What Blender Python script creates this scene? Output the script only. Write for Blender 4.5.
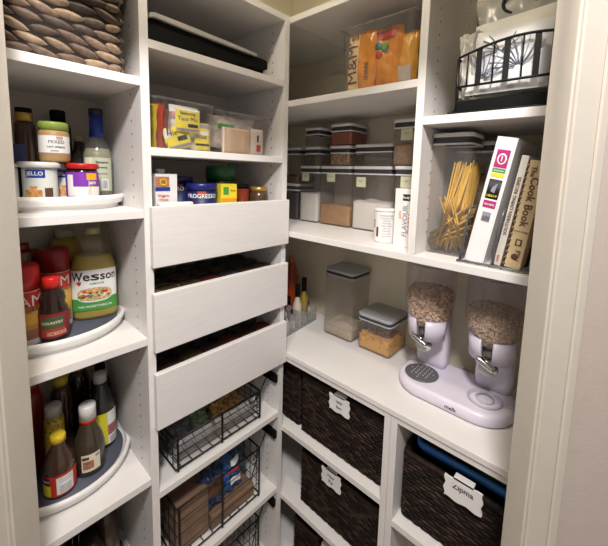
import bpy, bmesh, math, random
from mathutils import Vector, Matrix, Euler
random.seed(7)
for o in list(bpy.data.objects): bpy.data.objects.remove(o)
C = bpy.context.scene.collection
R = math.radians
PI = math.pi
H = 1.65                                   # eye height

# ---------------------------------------------------------------- camera
cam = bpy.data.cameras.new('camera'); co = bpy.data.objects.new('camera', cam); C.objects.link(co)
cam.sensor_width = 36; cam.lens = 337.21/608*36; cam.clip_start = .02
cam.shift_x = (304-312.63)/608; cam.shift_y = (211.91-273)/608
rx = Vector((0.66712095,-0.74440607,0.02844717)); ux = Vector((0.06563792,0.09677573,0.99313953)); fx = Vector((0.74205209,0.66067697,-0.11342238))
mw = Matrix((( rx.x,ux.x,-fx.x,-0.8234),(rx.y,ux.y,-fx.y,-0.8582),(rx.z,ux.z,-fx.z,H),(0,0,0,1)))
co.matrix_world = mw
bpy.context.scene.camera = co
# ---------------------------------------------------------------- light
vs = bpy.context.scene.view_settings
vs.view_transform = 'Standard'; vs.look = 'None'; vs.gamma = 1; vs.exposure = 0.5; vs.use_curve_mapping = False
W = bpy.data.worlds.new('room light'); bpy.context.scene.world = W; W.use_nodes = True
W.node_tree.nodes['Background'].inputs[0].default_value = (1, .95, .92, 1)
W.node_tree.nodes['Background'].inputs[1].default_value = .27
def area(name, loc, target, size, power, col):
    l = bpy.data.lights.new(name, 'AREA'); l.energy = power; l.color = col; l.shape = 'DISK'; l.size = size
    o = bpy.data.objects.new(name, l); C.objects.link(o); o.location = loc
    o.rotation_euler = (Vector(target)-Vector(loc)).to_track_quat('-Z', 'Y').to_euler(); return o
area('pantry_ceiling_lamp_light', (-.55,-.36,2.62), (-.40,-.30,0), .13, 17, (1,.89,.70))
area('kitchen_ceiling_light', (-.98,-1.02,2.6), (-.2,-.2,.9), .25, 23, (1,.945,.92))

# ---------------------------------------------------------------- materials
MATS = {}
def mat(name, col, rough=.5, metal=0, noise=0, nscale=30, bump=0, bscale=200, spec=.5, coat=0, stretch=None, trans=0):
    if name in MATS: return MATS[name]
    m = bpy.data.materials.new(name); m.use_nodes = True; nt = m.node_tree; b = nt.nodes['Principled BSDF']
    b.inputs['Base Color'].default_value = (*col, 1); b.inputs['Roughness'].default_value = rough; b.inputs['Metallic'].default_value = metal
    b.inputs['Specular IOR Level'].default_value = spec; b.inputs['Coat Weight'].default_value = coat
    b.inputs['Transmission Weight'].default_value = trans
    if noise or bump:
        tc = nt.nodes.new('ShaderNodeTexCoord'); mp = nt.nodes.new('ShaderNodeMapping'); nt.links.new(tc.outputs['Object'], mp.inputs[0])
        if stretch: mp.inputs['Scale'].default_value = stretch
    if noise:
        n = nt.nodes.new('ShaderNodeTexNoise'); n.inputs['Scale'].default_value = nscale; n.inputs['Detail'].default_value = 4
        nt.links.new(mp.outputs[0], n.inputs['Vector'])
        r = nt.nodes.new('ShaderNodeValToRGB'); r.color_ramp.elements[0].position = .3; r.color_ramp.elements[1].position = .7
        r.color_ramp.elements[0].color = (*[c*(1-noise) for c in col], 1); r.color_ramp.elements[1].color = (*[min(1, c*(1+noise)) for c in col], 1)
        nt.links.new(n.outputs['Fac'], r.inputs[0]); nt.links.new(r.outputs[0], b.inputs['Base Color'])
    if bump:
        n2 = nt.nodes.new('ShaderNodeTexNoise'); n2.inputs['Scale'].default_value = bscale; n2.inputs['Detail'].default_value = 3
        nt.links.new(mp.outputs[0], n2.inputs['Vector'])
        bp = nt.nodes.new('ShaderNodeBump'); bp.inputs['Strength'].default_value = bump; bp.inputs['Distance'].default_value = .002
        nt.links.new(n2.outputs['Fac'], bp.inputs['Height']); nt.links.new(bp.outputs[0], b.inputs['Normal'])
    MATS[name] = m; return m
def clear(name, tint=(.86,.84,.83), gloss=.10, rough=.03):
    """thin clear plastic: mostly see-through, mirror-like at grazing angles"""
    if name in MATS: return MATS[name]
    m = bpy.data.materials.new(name); m.use_nodes = True; nt = m.node_tree; nt.nodes.clear()
    o = nt.nodes.new('ShaderNodeOutputMaterial'); t = nt.nodes.new('ShaderNodeBsdfTransparent'); t.inputs[0].default_value = (*tint, 1)
    g = nt.nodes.new('ShaderNodeBsdfGlossy'); g.inputs['Roughness'].default_value = rough; g.inputs[0].default_value = (1,1,1,1)
    f0 = nt.nodes.new('ShaderNodeLayerWeight'); f0.inputs[0].default_value = .5
    f = nt.nodes.new('ShaderNodeMath'); f.operation = 'POWER'; f.inputs[1].default_value = 4; nt.links.new(f0.outputs['Facing'], f.inputs[0])
    a = nt.nodes.new('ShaderNodeMath'); a.operation = 'MULTIPLY_ADD'; a.inputs[1].default_value = .6; a.inputs[2].default_value = .035
    d = nt.nodes.new('ShaderNodeBsdfDiffuse'); d.inputs[0].default_value = (.75,.74,.74,1)
    mx0 = nt.nodes.new('ShaderNodeMixShader'); mx0.inputs[0].default_value = gloss*.42
    mx = nt.nodes.new('ShaderNodeMixShader')
    nt.links.new(f.outputs[0], a.inputs[0]); nt.links.new(a.outputs[0], mx.inputs[0])
    nt.links.new(t.outputs[0], mx0.inputs[1]); nt.links.new(d.outputs[0], mx0.inputs[2])
    nt.links.new(mx0.outputs[0], mx.inputs[1]); nt.links.new(g.outputs[0], mx.inputs[2]); nt.links.new(mx.outputs[0], o.inputs[0])
    MATS[name] = m; return m
white = mat('white melamine', (.76,.742,.722), .42, noise=.035, nscale=12, stretch=(14,14,1), bump=.05, bscale=60)
whiteH = mat('white melamine shelf', (.76,.742,.722), .38, noise=.02, nscale=9)
frontm = mat('white drawer laminate', (.73,.712,.692), .4, noise=.03, nscale=10, stretch=(1,1,14), bump=.10, bscale=40)
hole = mat('peg hole dark', (.06,.055,.05), .9)
wallm = mat('cream wall paint', (.74,.68,.53), .8, noise=.02, bump=.25, bscale=120)
roomwall = mat('room wall paint', (.48,.412,.365), .85, noise=.02, bump=.25, bscale=160)
trimm = mat('door trim paint', (.53,.49,.425), .45, noise=.02, bump=.08, bscale=80)
floorm = mat('floor', (.35,.25,.17), .5, noise=.25, nscale=8, stretch=(1,12,1))
backm = mat('back panel', (.62,.57,.50), .6)
plast_w = mat('white plastic', (.80,.79,.78), .35)
plast_lav = mat('lavender white plastic', (.72,.68,.78), .32)
plast_g = mat('grey plastic', (.42,.43,.45), .35)
plast_dk = mat('dark grey seal', (.045,.045,.055), .4)
liner = mat('blue grey liner', (.085,.092,.125), .7)
blackm = mat('black metal', (.006,.006,.007), .4, spec=.35)
blackp = mat('black plastic', (.005,.005,.005), .7, spec=.12)
silver = mat('brushed silver', (.55,.54,.52), .28, metal=1)
chrome = mat('chrome', (.6,.6,.6), .12, metal=1)
clr = clear('clear plastic')
clrd = clear('clear container plastic', (.86,.84,.83), .14)
clrg = clear('clear glass', (.84,.86,.80), .12)
amber = clear('amber glass', (.30,.16,.05), .1)
oilg = clear('oil bottle plastic', (.93,.90,.66), .12)
oil = mat('cooking oil', (.46,.38,.06), .1, coat=.5)
darkliq = mat('dark liquid', (.02,.008,.005), .12, coat=.5)
brownliq = mat('brown liquid', (.055,.026,.014), .2, coat=.3)
red = mat('red plastic', (.50,.012,.012), .35); dred = mat('dark red plastic', (.22,.005,.008), .4)
green = mat('green plastic', (.25,.34,.06), .4); dgreen = mat('dark green plastic', (.01,.09,.035), .4)
blue = mat('blue plastic', (.015,.04,.30), .35); navy = mat('navy', (.010,.014,.09), .45); sky = mat('tray blue', (.02,.15,.46), .4)
yellow = mat('yellow print', (.80,.66,.03), .5); yel2 = mat('mustard yellow cap', (.62,.46,.03), .45)
paper = mat('white paper', (.78,.77,.75), .7); cream = mat('cream paper', (.72,.66,.50), .7)
orange = mat('orange foil', (.85,.36,.015), .3); purple = mat('purple print', (.20,.03,.38), .5)
brownp = mat('brown print', (.10,.04,.02), .5); tan = mat('tan paper', (.55,.42,.24), .7, noise=.08)
black = mat('black print', (.015,.015,.02), .6); grayp = mat('grey print', (.28,.28,.33), .6)
magenta = mat('magenta print', (.42,.02,.16), .5); pink = mat('pink', (.55,.30,.30), .5)
gold = mat('gold metal', (.50,.30,.08), .35, metal=.6); wood = mat('pale wood', (.62,.44,.28), .6, noise=.15, nscale=8, stretch=(10,1,1))
sticky = mat('yellow green note', (.74,.75,.50), .7)
spice = mat('spice', (.30,.16,.05), .7, noise=.4, nscale=200); greenp = mat('green print', (.06,.30,.05), .5)
redp = mat('red print', (.55,.03,.02), .5); skin_p = mat('food print', (.60,.30,.10), .6, noise=.5, nscale=120)
darkcan = mat('dark can metal', (.02,.018,.016), .35, metal=.3)

# ---------------------------------------------------------------- mesh helpers
class MB:
    def __init__(s): s.b = bmesh.new()
    def _f(s, vs, mi=0, smooth=False):
        try: f = s.b.faces.new(vs)
        except ValueError: return None
        f.material_index = mi; f.smooth = smooth; return f
    def hexa(s, p, mi=0):                                  # 8 points, bottom 4 then top 4
        v = [s.b.verts.new(q) for q in p]
        for q in ((3,2,1,0),(4,5,6,7),(0,1,5,4),(1,2,6,5),(2,3,7,6),(3,0,4,7)): s._f([v[i] for i in q], mi)
        return s
    def box(s, x0, x1, y0, y1, z0, z1, mi=0, m=None):
        p = [Vector(q) for q in ((x0,y0,z0),(x1,y0,z0),(x1,y1,z0),(x0,y1,z0),(x0,y0,z1),(x1,y0,z1),(x1,y1,z1),(x0,y1,z1))]
        if m: p = [m @ q for q in p]
        return s.hexa(p, mi)
    def lathe(s, prof, c=(0,0,0), seg=28, mi=0, cap=True, m=None, smooth=True):
        rings = []
        for (r, z) in prof:
            rings.append([s.b.verts.new((m or Matrix()) @ Vector((c[0]+max(r,1e-4)*math.cos(2*PI*i/seg), c[1]+max(r,1e-4)*math.sin(2*PI*i/seg), c[2]+z))) for i in range(seg)])
        for a, b2 in zip(rings, rings[1:]):
            for i in range(seg): s._f((a[i], a[(i+1)%seg], b2[(i+1)%seg], b2[i]), mi, smooth)
        if cap:
            s._f(rings[0][::-1], mi); s._f(rings[-1], mi)
        return s
    def rrect(s, w, d, r, prof, c=(0,0,0), mi=0, cap=True, n=5, m=None):
        """rounded-rectangle column; prof = [(inset, z)]"""
        rings = []
        for (ins, z) in prof:
            pts = []
            hw, hd, rr = w/2-ins, d/2-ins, max(r-ins, .0008)
            for k, (sx, sy) in enumerate(((1,1),(-1,1),(-1,-1),(1,-1))):
                for j in range(n+1):
                    a = (k + j/n)*PI/2
                    pts.append((sx*(hw-rr)+rr*math.cos(a), sy*(hd-rr)+rr*math.sin(a)))
            rings.append([s.b.verts.new((m or Matrix()) @ Vector((c[0]+x, c[1]+y, c[2]+z))) for x, y in pts])
        k = len(rings[0])
        for a, b2 in zip(rings, rings[1:]):
            for i in range(k): s._f((a[i], a[(i+1)%k], b2[(i+1)%k], b2[i]), mi, True)
        if cap: s._f(rings[0][::-1], mi); s._f(rings[-1], mi)
        return s
    def tube(s, pts, r=.002, seg=8, mi=0, closed=False):
        pts = [Vector(p) for p in pts]; n = len(pts); rings = []
        up = None
        for i, p in enumerate(pts):
            if closed: t = pts[(i+1)%n]-pts[i-1]
            else: t = pts[min(i+1,n-1)]-pts[max(i-1,0)]
            t.normalize()
            if up is None: up = Vector((0,0,1)) if abs(t.z) < .9 else Vector((1,0,0))
            a = t.cross(up)
            if a.length < 1e-4: a = t.orthogonal()
            a.normalize(); b2 = a.cross(t); up = b2.copy()
            rings.append([s.b.verts.new(p + a*r*math.cos(2*PI*k/seg) + b2*r*math.sin(2*PI*k/seg)) for k in range(seg)])
        rng = range(n) if closed else range(n-1)
        for i in rng:
            A, B = rings[i], rings[(i+1)%n]
            for k in range(seg): s._f((A[k], A[(k+1)%seg], B[(k+1)%seg], B[k]), mi, True)
        if not closed: s._f(rings[0][::-1], mi); s._f(rings[-1], mi)
        return s
    def prism(s, pts, ext, f, mi=0):
        """closed 2-D outline pts pushed through f(u,v,w), w from 0 to ext"""
        a = [s.b.verts.new(f(u, v, 0)) for u, v in pts]; b2 = [s.b.verts.new(f(u, v, ext)) for u, v in pts]
        s._f(a[::-1], mi); s._f(b2, mi); n = len(pts)
        for i in range(n): s._f((a[i], a[(i+1)%n], b2[(i+1)%n], b2[i]), mi)
        return s
    def quad(s, p, mi=0): s._f([s.b.verts.new(q) for q in p], mi); return s
    def ell(s, c, r, mi=0, m=None, u=8, v=5):
        M = Matrix.Translation(c) @ (m or Matrix()) @ Matrix.Diagonal((r[0], r[1], r[2], 1))
        rings = [[s.b.verts.new(M @ Vector((math.sin(PI*j/v)*math.cos(2*PI*i/u), math.sin(PI*j/v)*math.sin(2*PI*i/u), -math.cos(PI*j/v)))) for i in range(u)] for j in range(1, v)]
        lo, hi = s.b.verts.new(M @ Vector((0,0,-1))), s.b.verts.new(M @ Vector((0,0,1)))
        for i in range(u):
            k = (i+1)%u; s._f((lo, rings[0][k], rings[0][i]), mi, True); s._f((hi, rings[-1][i], rings[-1][k]), mi, True)
            for p_, q_ in zip(rings, rings[1:]): s._f((p_[i], p_[k], q_[k], q_[i]), mi, True)
        return s
    def patch(s, R0, a0, a1, z0, z1, c=(0,0,0), mi=0, seg=14):
        """a label wrapped on a cylinder; angles in degrees"""
        seg = max(4, int(abs(a1-a0)/4)); lo, hi, lo2, hi2 = [], [], [], []
        for i in range(seg+1):
            a = R(a0+(a1-a0)*i/seg)
            for (L_, r_, z_) in ((lo,R0,z0),(hi,R0,z1),(lo2,R0-.0006,z0),(hi2,R0-.0006,z1)):
                L_.append(s.b.verts.new((c[0]+r_*math.cos(a), c[1]+r_*math.sin(a), c[2]+z_)))
        for i in range(seg):
            s._f((lo[i], lo[i+1], hi[i+1], hi[i]), mi, True)
        return s
def finish(name, mb, mats, parent=None, bevel=0, loc=None, flat=False):
    me = bpy.data.meshes.new(name); bmesh.ops.recalc_face_normals(mb.b, faces=mb.b.faces[:]) if flat else None
    mb.b.to_mesh(me); mb.b.free()
    o = bpy.data.objects.new(name, me); C.objects.link(o)
    for m in (mats if isinstance(mats, (list, tuple)) else [mats]): me.materials.append(m)
    if parent: o.parent = parent
    if loc is not None: o.location = loc
    if bevel:
        b = o.modifiers.new('bevel', 'BEVEL'); b.width = bevel; b.segments = 2; b.limit_method = 'ANGLE'; b.angle_limit = R(40)
    return o
def tag(o, label, cat, group=None, kind=None):
    o['label'] = label; o['category'] = cat
    if group: o['group'] = group
    if kind: o['kind'] = kind
    return o
def thing(name, label, cat, loc=(0,0,0), rz=0, group=None, rot=None):
    o = bpy.data.objects.new(name, None); o.empty_display_size = .03; C.objects.link(o); o.location = loc
    o.rotation_euler = rot or (0,0,rz); return tag(o, label, cat, group)
def struct(name, mb, m, bevel=0):
    o = finish(name, mb, m, bevel=bevel); o['kind'] = 'structure'; return o
_tc = {}
def letters(body, size):
    """flat letter polygons centred on 0,0"""
    k = (body, size)
    if k in _tc: return _tc[k]
    cu = bpy.data.curves.new('t', 'FONT'); cu.body = body; cu.size = size; cu.align_x = 'CENTER'; cu.align_y = 'CENTER'; cu.resolution_u = 2; cu.offset = size*(.018 if "M" not in body else 0)
    o = bpy.data.objects.new('t', cu); C.objects.link(o); dg = bpy.context.evaluated_depsgraph_get()
    me = o.evaluated_get(dg).to_mesh()
    b_ = bmesh.new(); b_.from_mesh(me); bmesh.ops.triangulate(b_, faces=b_.faces[:])
    for _ in range(3):                                   # short edges, so letters follow curved labels
        le = [e for e in b_.edges if e.calc_length() > max(size*.16, .0025)]
        if not le: break
        bmesh.ops.subdivide_edges(b_, edges=le, cuts=1); bmesh.ops.triangulate(b_, faces=[f for f in b_.faces if len(f.verts) > 3])
    b_.verts.index_update()
    r = ([tuple(v.co[:2]) for v in b_.verts], [tuple(v.index for v in f.verts) for f in b_.faces]); b_.free()
    bpy.data.objects.remove(o); bpy.data.curves.remove(cu); _tc[k] = r; return r
def text(mb, body, size, f, mi=0, rot=0):
    vs_, ps = letters(body, size); c, s_ = math.cos(rot), math.sin(rot)
    V = [mb.b.verts.new(f(x*c-y*s_, x*s_+y*c)) for x, y in vs_]
    for p in ps: mb._f([V[i] for i in p], mi)
def cylmap(R0, a_deg, zc, c=(0,0)):
    """letters run counter-clockwise as seen from above = left to right from outside"""
    return lambda u, v: (c[0]+R0*math.cos(R(a_deg)+u/R0), c[1]+R0*math.sin(R(a_deg)+u/R0), zc+v)
CAMA = lambda x, y: math.degrees(math.atan2(-.8582-y, -.8234-x))   # which way a label was turned: towards the door

# ================================================================= SETTING
AD = .335; AB = AD+.008          # depth of the back shelving
XB = .352; YB = .349              # pantry corner
T = .0202
struct('floor', MB().box(-3,.9,-3,.9,-.05,0), floorm)
struct('ceiling', MB().box(-3,.9,-3,.9,2.72,2.77), mat('ceiling paint', (.75,.72,.66), .8))
struct('wall_back', MB().box(-.96,XB+.1,YB,YB+.1,0,2.72), wallm)
struct('wall_right', MB().box(XB,XB+.1,-1.05,YB,0,2.72), wallm)
struct('wall_left', MB().box(-.96,-.862,.045,YB,0,2.72), wallm)
struct('wall_front', MB().box(.045,XB,-1.05,-.945,0,2.72), wallm)
# diagonal door wall, local frame: u to the right, s away from the viewer
ND = Vector((.74687,.66497,0)); RD = Vector((.66497,-.74687,0)); CP = Vector((-.8234,-.8582,0))
def dbox(mb, u0, u1, s0, s1, z0, z1, mi=0):
    P = lambda u, s, z: CP+RD*u+ND*s+Vector((0,0,z))
    return mb.hexa([P(u0,s0,z0),P(u1,s0,z0),P(u1,s1,z0),P(u0,s1,z0),P(u0,s0,z1),P(u1,s0,z1),P(u1,s1,z1),P(u0,s1,z1)], mi)
LJ, RJ = -.496, .3725
mb = MB(); dbox(mb, RJ+.016, .66, .515, .56, 0, 2.72); struct('wall_door_right', mb, roomwall)
mb = MB(); dbox(mb, -.70, LJ-.016, .515, .56, 0, 2.72); struct('wall_door_left', mb, roomwall)
mb = MB(); dbox(mb, LJ-.016, RJ+.016, .515, .56, 2.12, 2.72); struct('wall_door_header', mb, roomwall)
mb = MB(); dbox(mb, RJ, RJ+.016, .510, .563, 0, 2.12); struct('door_1', mb, trimm, .002)
for i, (a, b_) in enumerate(((RJ+.003, RJ+.052), (LJ-.052, LJ-.003))):
    mb = MB(); dbox(mb, a, b_, .504, .515, 0, 2.15)
    if i == 0: dbox(mb, a+.034, b_, .499, .504, 0, 2.15)
    else: dbox(mb, a, b_-.034, .499, .504, 0, 2.15)
    struct('trim_%d' % (i+1), mb, trimm, .003)
mb = MB(); dbox(mb, LJ-.016, LJ, .510, .563, 0, 2.12); struct('trim_3', mb, trimm, .002)
mb = MB().box(XB-.0195,XB,-.46,YB-.002,1.99,2.065); struct('trim_4', mb, wallm)
mb = MB().box(.305,.325,YB-.0014,YB,1.90,2.065); struct('trim_5', mb, mat('wall cleat paint', (.66,.63,.56), .6))

# ================================================================= SHELVING (back wall)
xd0, xd1 = -.484, -.484+T
def holes(mb, x, nx, y, z0, z1, step=.032, off=0):
    """rows of shelf-pin holes on a panel face; nx = normal direction"""
    z = z0
    while z < z1:
        a = [(x+nx*.0006, y+.0028*math.cos(k*PI/4), z+.0028*math.sin(k*PI/4)) for k in range(8)]
        mb.quad(a if nx > 0 else a[::-1], 1); z += step
def panel(parent, x0, x1, z0, z1, faces, y0=0, y1=AD):
    mb = MB().box(x0,x1,y0,y1,z0,z1)
    for f in faces:
        for y in (.060, .259):
            holes(mb, x0 if f < 0 else x1, f, y, .20, z1-.03)
    return finish('side_panel', mb, [white, hole], parent, 0)
def shelf(parent, x0, x1, ztop, y0=0, y1=AD, t=T, name='shelf', m=None):
    return finish(name, MB().box(x0,x1,y0,y1,ztop-t,ztop), m or whiteH, parent, .0012)
A1 = thing('shelving_unit', 'white open shelving column at far left holding round turntables', 'shelving')
panel(A1, -.842, -.842+T, .0, 2.165, (1,)); panel(A1, xd0, xd1, .0, 2.165, (-1,1))
for z in (2.165,1.8643,1.5481,1.2166,.8161,.42,.10): shelf(A1, -.842+T, xd0, z)
finish('back_panel', MB().box(-.842,xd1,AD,AB,0,2.165), backm, A1)
A2 = thing('shelving_unit', 'white shelving column in the corner with three drawer fronts and wire baskets', 'shelving')
panel(A2, -T, 0, .0, 2.165, (-1,))
for z in (2.165,1.9568,1.7029,.7592,.4441,.13): shelf(A2, xd1, -T, z)
finish('back_panel', MB().box(xd1+.0005,0,AD,AB,0,2.165), backm, A2)
for k, (zb, zt) in enumerate(((1.4015,1.5568),(1.1761,1.3332),(.9589,1.1154))):
    d = finish('drawer', MB().box(-.452,-.032,.002,.32,zb+.012,zb+.022), white, A2)
    finish('drawer_front', MB().box(-.4725,-.004,-.0195,-.001,zb,zt), frontm, d, .0018)
    for x in (-.458,-.038): finish('drawer_side', MB().box(x,x+.012,.002,.32,zb+.012,zt-.035), white, d)
    finish('drawer_back', MB().box(-.446,-.038,.308,.32,zb+.022,zt-.035), white, d)

# ================================================================= SHELVING (right wall)
BD = .345
UB = thing('wall_shelving', 'white upper shelving with a divider along the right wall', 'shelving')
def bshelf(parent, y0, y1, zt, t=T, x0=0, x1=BD, name='shelf'): return finish(name, MB().box(x0,x1,y1,y0,zt-t,zt), whiteH, parent, .0012)
yd = -.4646
mb = MB().box(0,BD,yd-T,yd,1.4451,2.2)
for f, yy in ((1,yd),(-1,yd-T)):
    for x in (.065,.28):
        z = 1.50
        while z < 2.18:
            a = [(x+.0028*math.cos(k*PI/4), yy+f*.0006, z+.0028*math.sin(k*PI/4)) for k in range(8)]
            mb.quad(a[::-1] if f > 0 else a, 1); z += .032
finish('divider_panel', mb, [white, hole], UB)
bshelf(UB, YB-.001, -.92, 1.4451)                                   # long shelf, walls to jamb
bshelf(UB, 0.0, yd, 2.1634); bshelf(UB, AB+.003, 0.003, 2.1634, x0=.003)
bshelf(UB, yd-T, -.92, 2.32)
finish('shelf', MB().box(0,BD,yd,YB-.001,1.8934-T,1.8934), whiteH, UB, .0012)
bshelf(UB, yd-T, -.92, 1.7982)
finish('end_panel', MB().box(0,BD,-.94,-.92,.0,2.32), white, UB)
CT = .9946
ct = finish('countertop', MB().box(-.004,BD+.006,-.918,YB-.001,CT-.018,CT), whiteH, bevel=.0015)
tag(ct, 'long white laminate countertop under the cereal dispenser', 'countertop')
yl = -.4258
BL = thing('base_cabinet', 'white open lower cabinet holding two dark woven baskets, next to the corner', 'cabinet')
finish('cabinet_top', MB().box(0,BD,yl,YB-.001,CT-.0365,CT-.0185), whiteH, BL, .001)
finish('side_panel', MB().box(0,BD,yl-T,yl,0,CT-.0185), white, BL, .001)
for z in (.692,.4046,.117): finish('shelf', MB().box(0,BD,yl,YB-.001,z-T,z), whiteH, BL, .001)
BR = thing('base_cabinet', 'white open lower cabinet by the door with one basket', 'cabinet')
finish('cabinet_top', MB().box(0,BD,-.918,yl-2*T-.001,CT-.0365,CT-.0185), whiteH, BR, .001)
finish('side_panel', MB().box(0,BD,yl-2*T-.001,yl-T-.001,0,CT-.0185), white, BR, .001)
for z in (.6538,.32): finish('shelf', MB().box(0,BD,-.918,yl-2*T-.001,z-T,z), whiteH, BR, .001)

# ================================================================= BASKETS
def weave(name, w, d, h, sw, sh, tones, label, cat, loc, group=None, tilt=0, faces=('x-','y-','y+'), core=None, amp=.5, rim=True, rz=0, fat=1):
    """open basket w (x) by d (y) by h, walls of lens-shaped leaf strands"""
    t = thing(name, label, cat, loc, rz, group)
    mb = MB(); k = .006
    mb.box(-w/2,w/2,-d/2,d/2,0,.008); mb.box(-w/2,-w/2+k,-d/2,d/2,.008,h); mb.box(w/2-k,w/2,-d/2,d/2,.008,h)
    mb.box(-w/2+k,w/2-k,-d/2,-d/2+k,.008,h); mb.box(-w/2+k,w/2-k,d/2-k,d/2,.008,h)
    rr = random.Random(11); n = len(tones)
    for f in faces:
        L = w if f[0] == 'y' else d; s = -1 if f[1] == '-' else 1
        rows = int(h/sh)
        for i in range(rows):
            cols = int(L/sw)+1
            for j in range(-1, cols+1):
                u = -L/2+(j+.5*(i % 2)+.15*rr.random())*sw+sw*.25; v = (i+.5)*sh*h/(rows*sh)
                hl = sw*(.56+.12*rr.random()); hh = sh*(.56+.14*rr.random())*fat; a = tilt+(rr.random()-.5)*.25*fat**2
                u0, u1 = max(u-hl, -L/2-.002), min(u+hl, L/2+.002)
                if u1-u0 < sw*.35: continue
                uc = (u0+u1)/2; hl = (u1-u0)/2; mi = rr.randrange(n)
                # lens: 2 tips + ridge
                N = 7; top, bot, rid = [], [], []
                dep = sh*amp
                for q in range(N):
                    tt = -1+2*q/(N-1); prof = (1-abs(tt)**2.2)**.75 if abs(tt) < 1 else 0
                    du = tt*hl; base = a*du
                    vals = [(du, base+hh*.5*prof+.0001, .0), (du, base, dep*(prof**.6 if prof > 0 else 0)+.0005), (du, base-hh*.5*prof-.0001, .0)]
                    pts = []
                    for (pu, pv, pw) in vals:
                        U_ = uc+pu; V_ = min(max(v+pv, .001), h+.002)
                        if f[0] == 'x': p = (s*(w/2+pw), -s*U_ if s < 0 else U_, V_)
                        else: p = (U_ if s < 0 else -U_, s*(d/2+pw), V_)
                        pts.append(mb.b.verts.new(p))
                    top.append(pts[0]); rid.append(pts[1]); bot.append(pts[2])
                for q in range(N-1):
                    mb._f((rid[q], rid[q+1], top[q+1], top[q]), mi+1, True); mb._f((bot[q], bot[q+1], rid[q+1], rid[q]), mi+1, True)
    finish('woven_body', mb, [core or mat('basket core', (.015,.010,.007), .9)]+tones, t)
    if rim:
        rb = MB(); g = .008
        rb.rrect(w+.012, d+.012, .02, [(0,h-.008),(-.003,h-.002),(0,h+.006),(.010,h+.006),(.014,h-.006)], cap=False)
        finish('rim', rb, tones[0], t)
    return t
hy = [mat('hyacinth tan', (.22,.15,.10), .7, noise=.35, nscale=90, stretch=(1,1,3)), mat('hyacinth brown', (.13,.088,.062), .7, noise=.35, nscale=90), mat('hyacinth dark', (.075,.052,.040), .7, noise=.35, nscale=90), mat('hyacinth light', (.31,.22,.14), .7, noise=.3, nscale=90)]
dk = [mat('dark weave', (.020,.011,.008), .6, noise=.4, nscale=70, spec=.2), mat('dark weave brown', (.040,.022,.016), .6, noise=.4, nscale=70, spec=.2), mat('dark weave black', (.010,.006,.005), .6, noise=.4, nscale=70, spec=.2)]
weave('woven_basket', .295, .30, .26, .046, .0205, hy, 'brown braided leaf basket on the top shelf at far left', 'basket', (-.664,.172,1.8648), tilt=-.09, faces=('y-','x+'), rim=False, amp=.5, fat=1.45)
# front faces -x : w is depth
b1 = weave('woven_basket', .30, .335, .222, .03, .0105, dk, 'dark woven basket with a white tag on the upper shelf of the lower corner cabinet', 'basket', (.187,-.2365,.6925), tilt=.12, faces=('x-','y-','y+'))
b1b = weave('woven_basket', .28, .26, .225, .03, .0105, dk, 'untagged dark woven basket tucked in the corner beside the one with a tag', 'basket', (.185,.083,.6925), tilt=.12, faces=('x-','y-'))
b2 = weave('woven_basket', .30, .335, .205, .03, .0105, dk, 'dark woven basket with a white tag on the middle shelf of the lower corner cabinet', 'basket', (.187,-.2430,.405), tilt=.12, faces=('x-','y-','y+'))
b3 = weave('woven_basket', .30, .115, .19, .03, .0105, dk, 'narrow dark woven basket on the lowest shelf below the two tagged ones', 'basket', (.185,-.105,.118), tilt=.12, faces=('x-','y-','y+'))
b4 = weave('woven_basket', .30, .32, .205, .03, .0105, dk, 'dark woven basket with a large white tag in the lower cabinet by the door', 'basket', (.187,-.640,.6545), tilt=.12, faces=('x-','y-','y+'))
fb = MB().box(.04,.33,-.33,-.175,.118,.30); tag(finish('fabric_bin', fb, plast_w, bevel=.008), 'white bin beside the narrow dark basket on the lowest shelf', 'bin')
def wavy_tag(w, h):
    pts = []; n = 12
    f = lambda k: 0
    for i in range(n): pts.append((-w/2+w*i/n, -h/2+.0022*math.sin(4*PI*i/n+.3)))
    for i in range(n): pts.append((w/2+.0022*math.sin(4*PI*i/n), -h/2+h*i/n))
    for i in range(n): pts.append((w/2-w*i/n, h/2+.0022*math.sin(4*PI*i/n+.3)))
    for i in range(n): pts.append((-w/2-.0022*math.sin(4*PI*i/n), h/2-h*i/n))
    return pts
def basket_tag(y, z, x, w, h, lines, label, hang=.01):
    t = thing('basket_tag', label, 'tag', (x,y,z), 0)
    f = lambda u, v, q: (-q, -u, v)
    finish('tag_plate', MB().prism(wavy_tag(w,h)[::-1], .003, f), plast_w, t)
    finish('clip', MB().box(-.0045,.016,-w*.26,w*.26,h/2+.0,h/2+.004).box(-.0045,-.0031,-w*.26,w*.26,h/2-.014,h/2+.004), plast_w, t)
    mb = MB()
    for i, (s, sz) in enumerate(lines): text(mb, s, sz, lambda u, v, i=i: (-.0036, -u, v+.010-i*.019))
    finish('handwriting', mb, black, t)
basket_tag(-.249, .891, .0222, .082, .056, [('Salty', .013), ('Bars', .013)], 'white wavy tag with two handwritten words clipped to the upper dark basket')
basket_tag(-.227, .604, .0222, .082, .058, [('Paper', .013), ('Kp', .017)], 'white wavy tag clipped to the middle dark basket')
basket_tag(-.645, .850, .0222, .092, .060, [('Zipma', .020)], 'largest white wavy tag reading Zipma, on the basket by the door')

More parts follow.
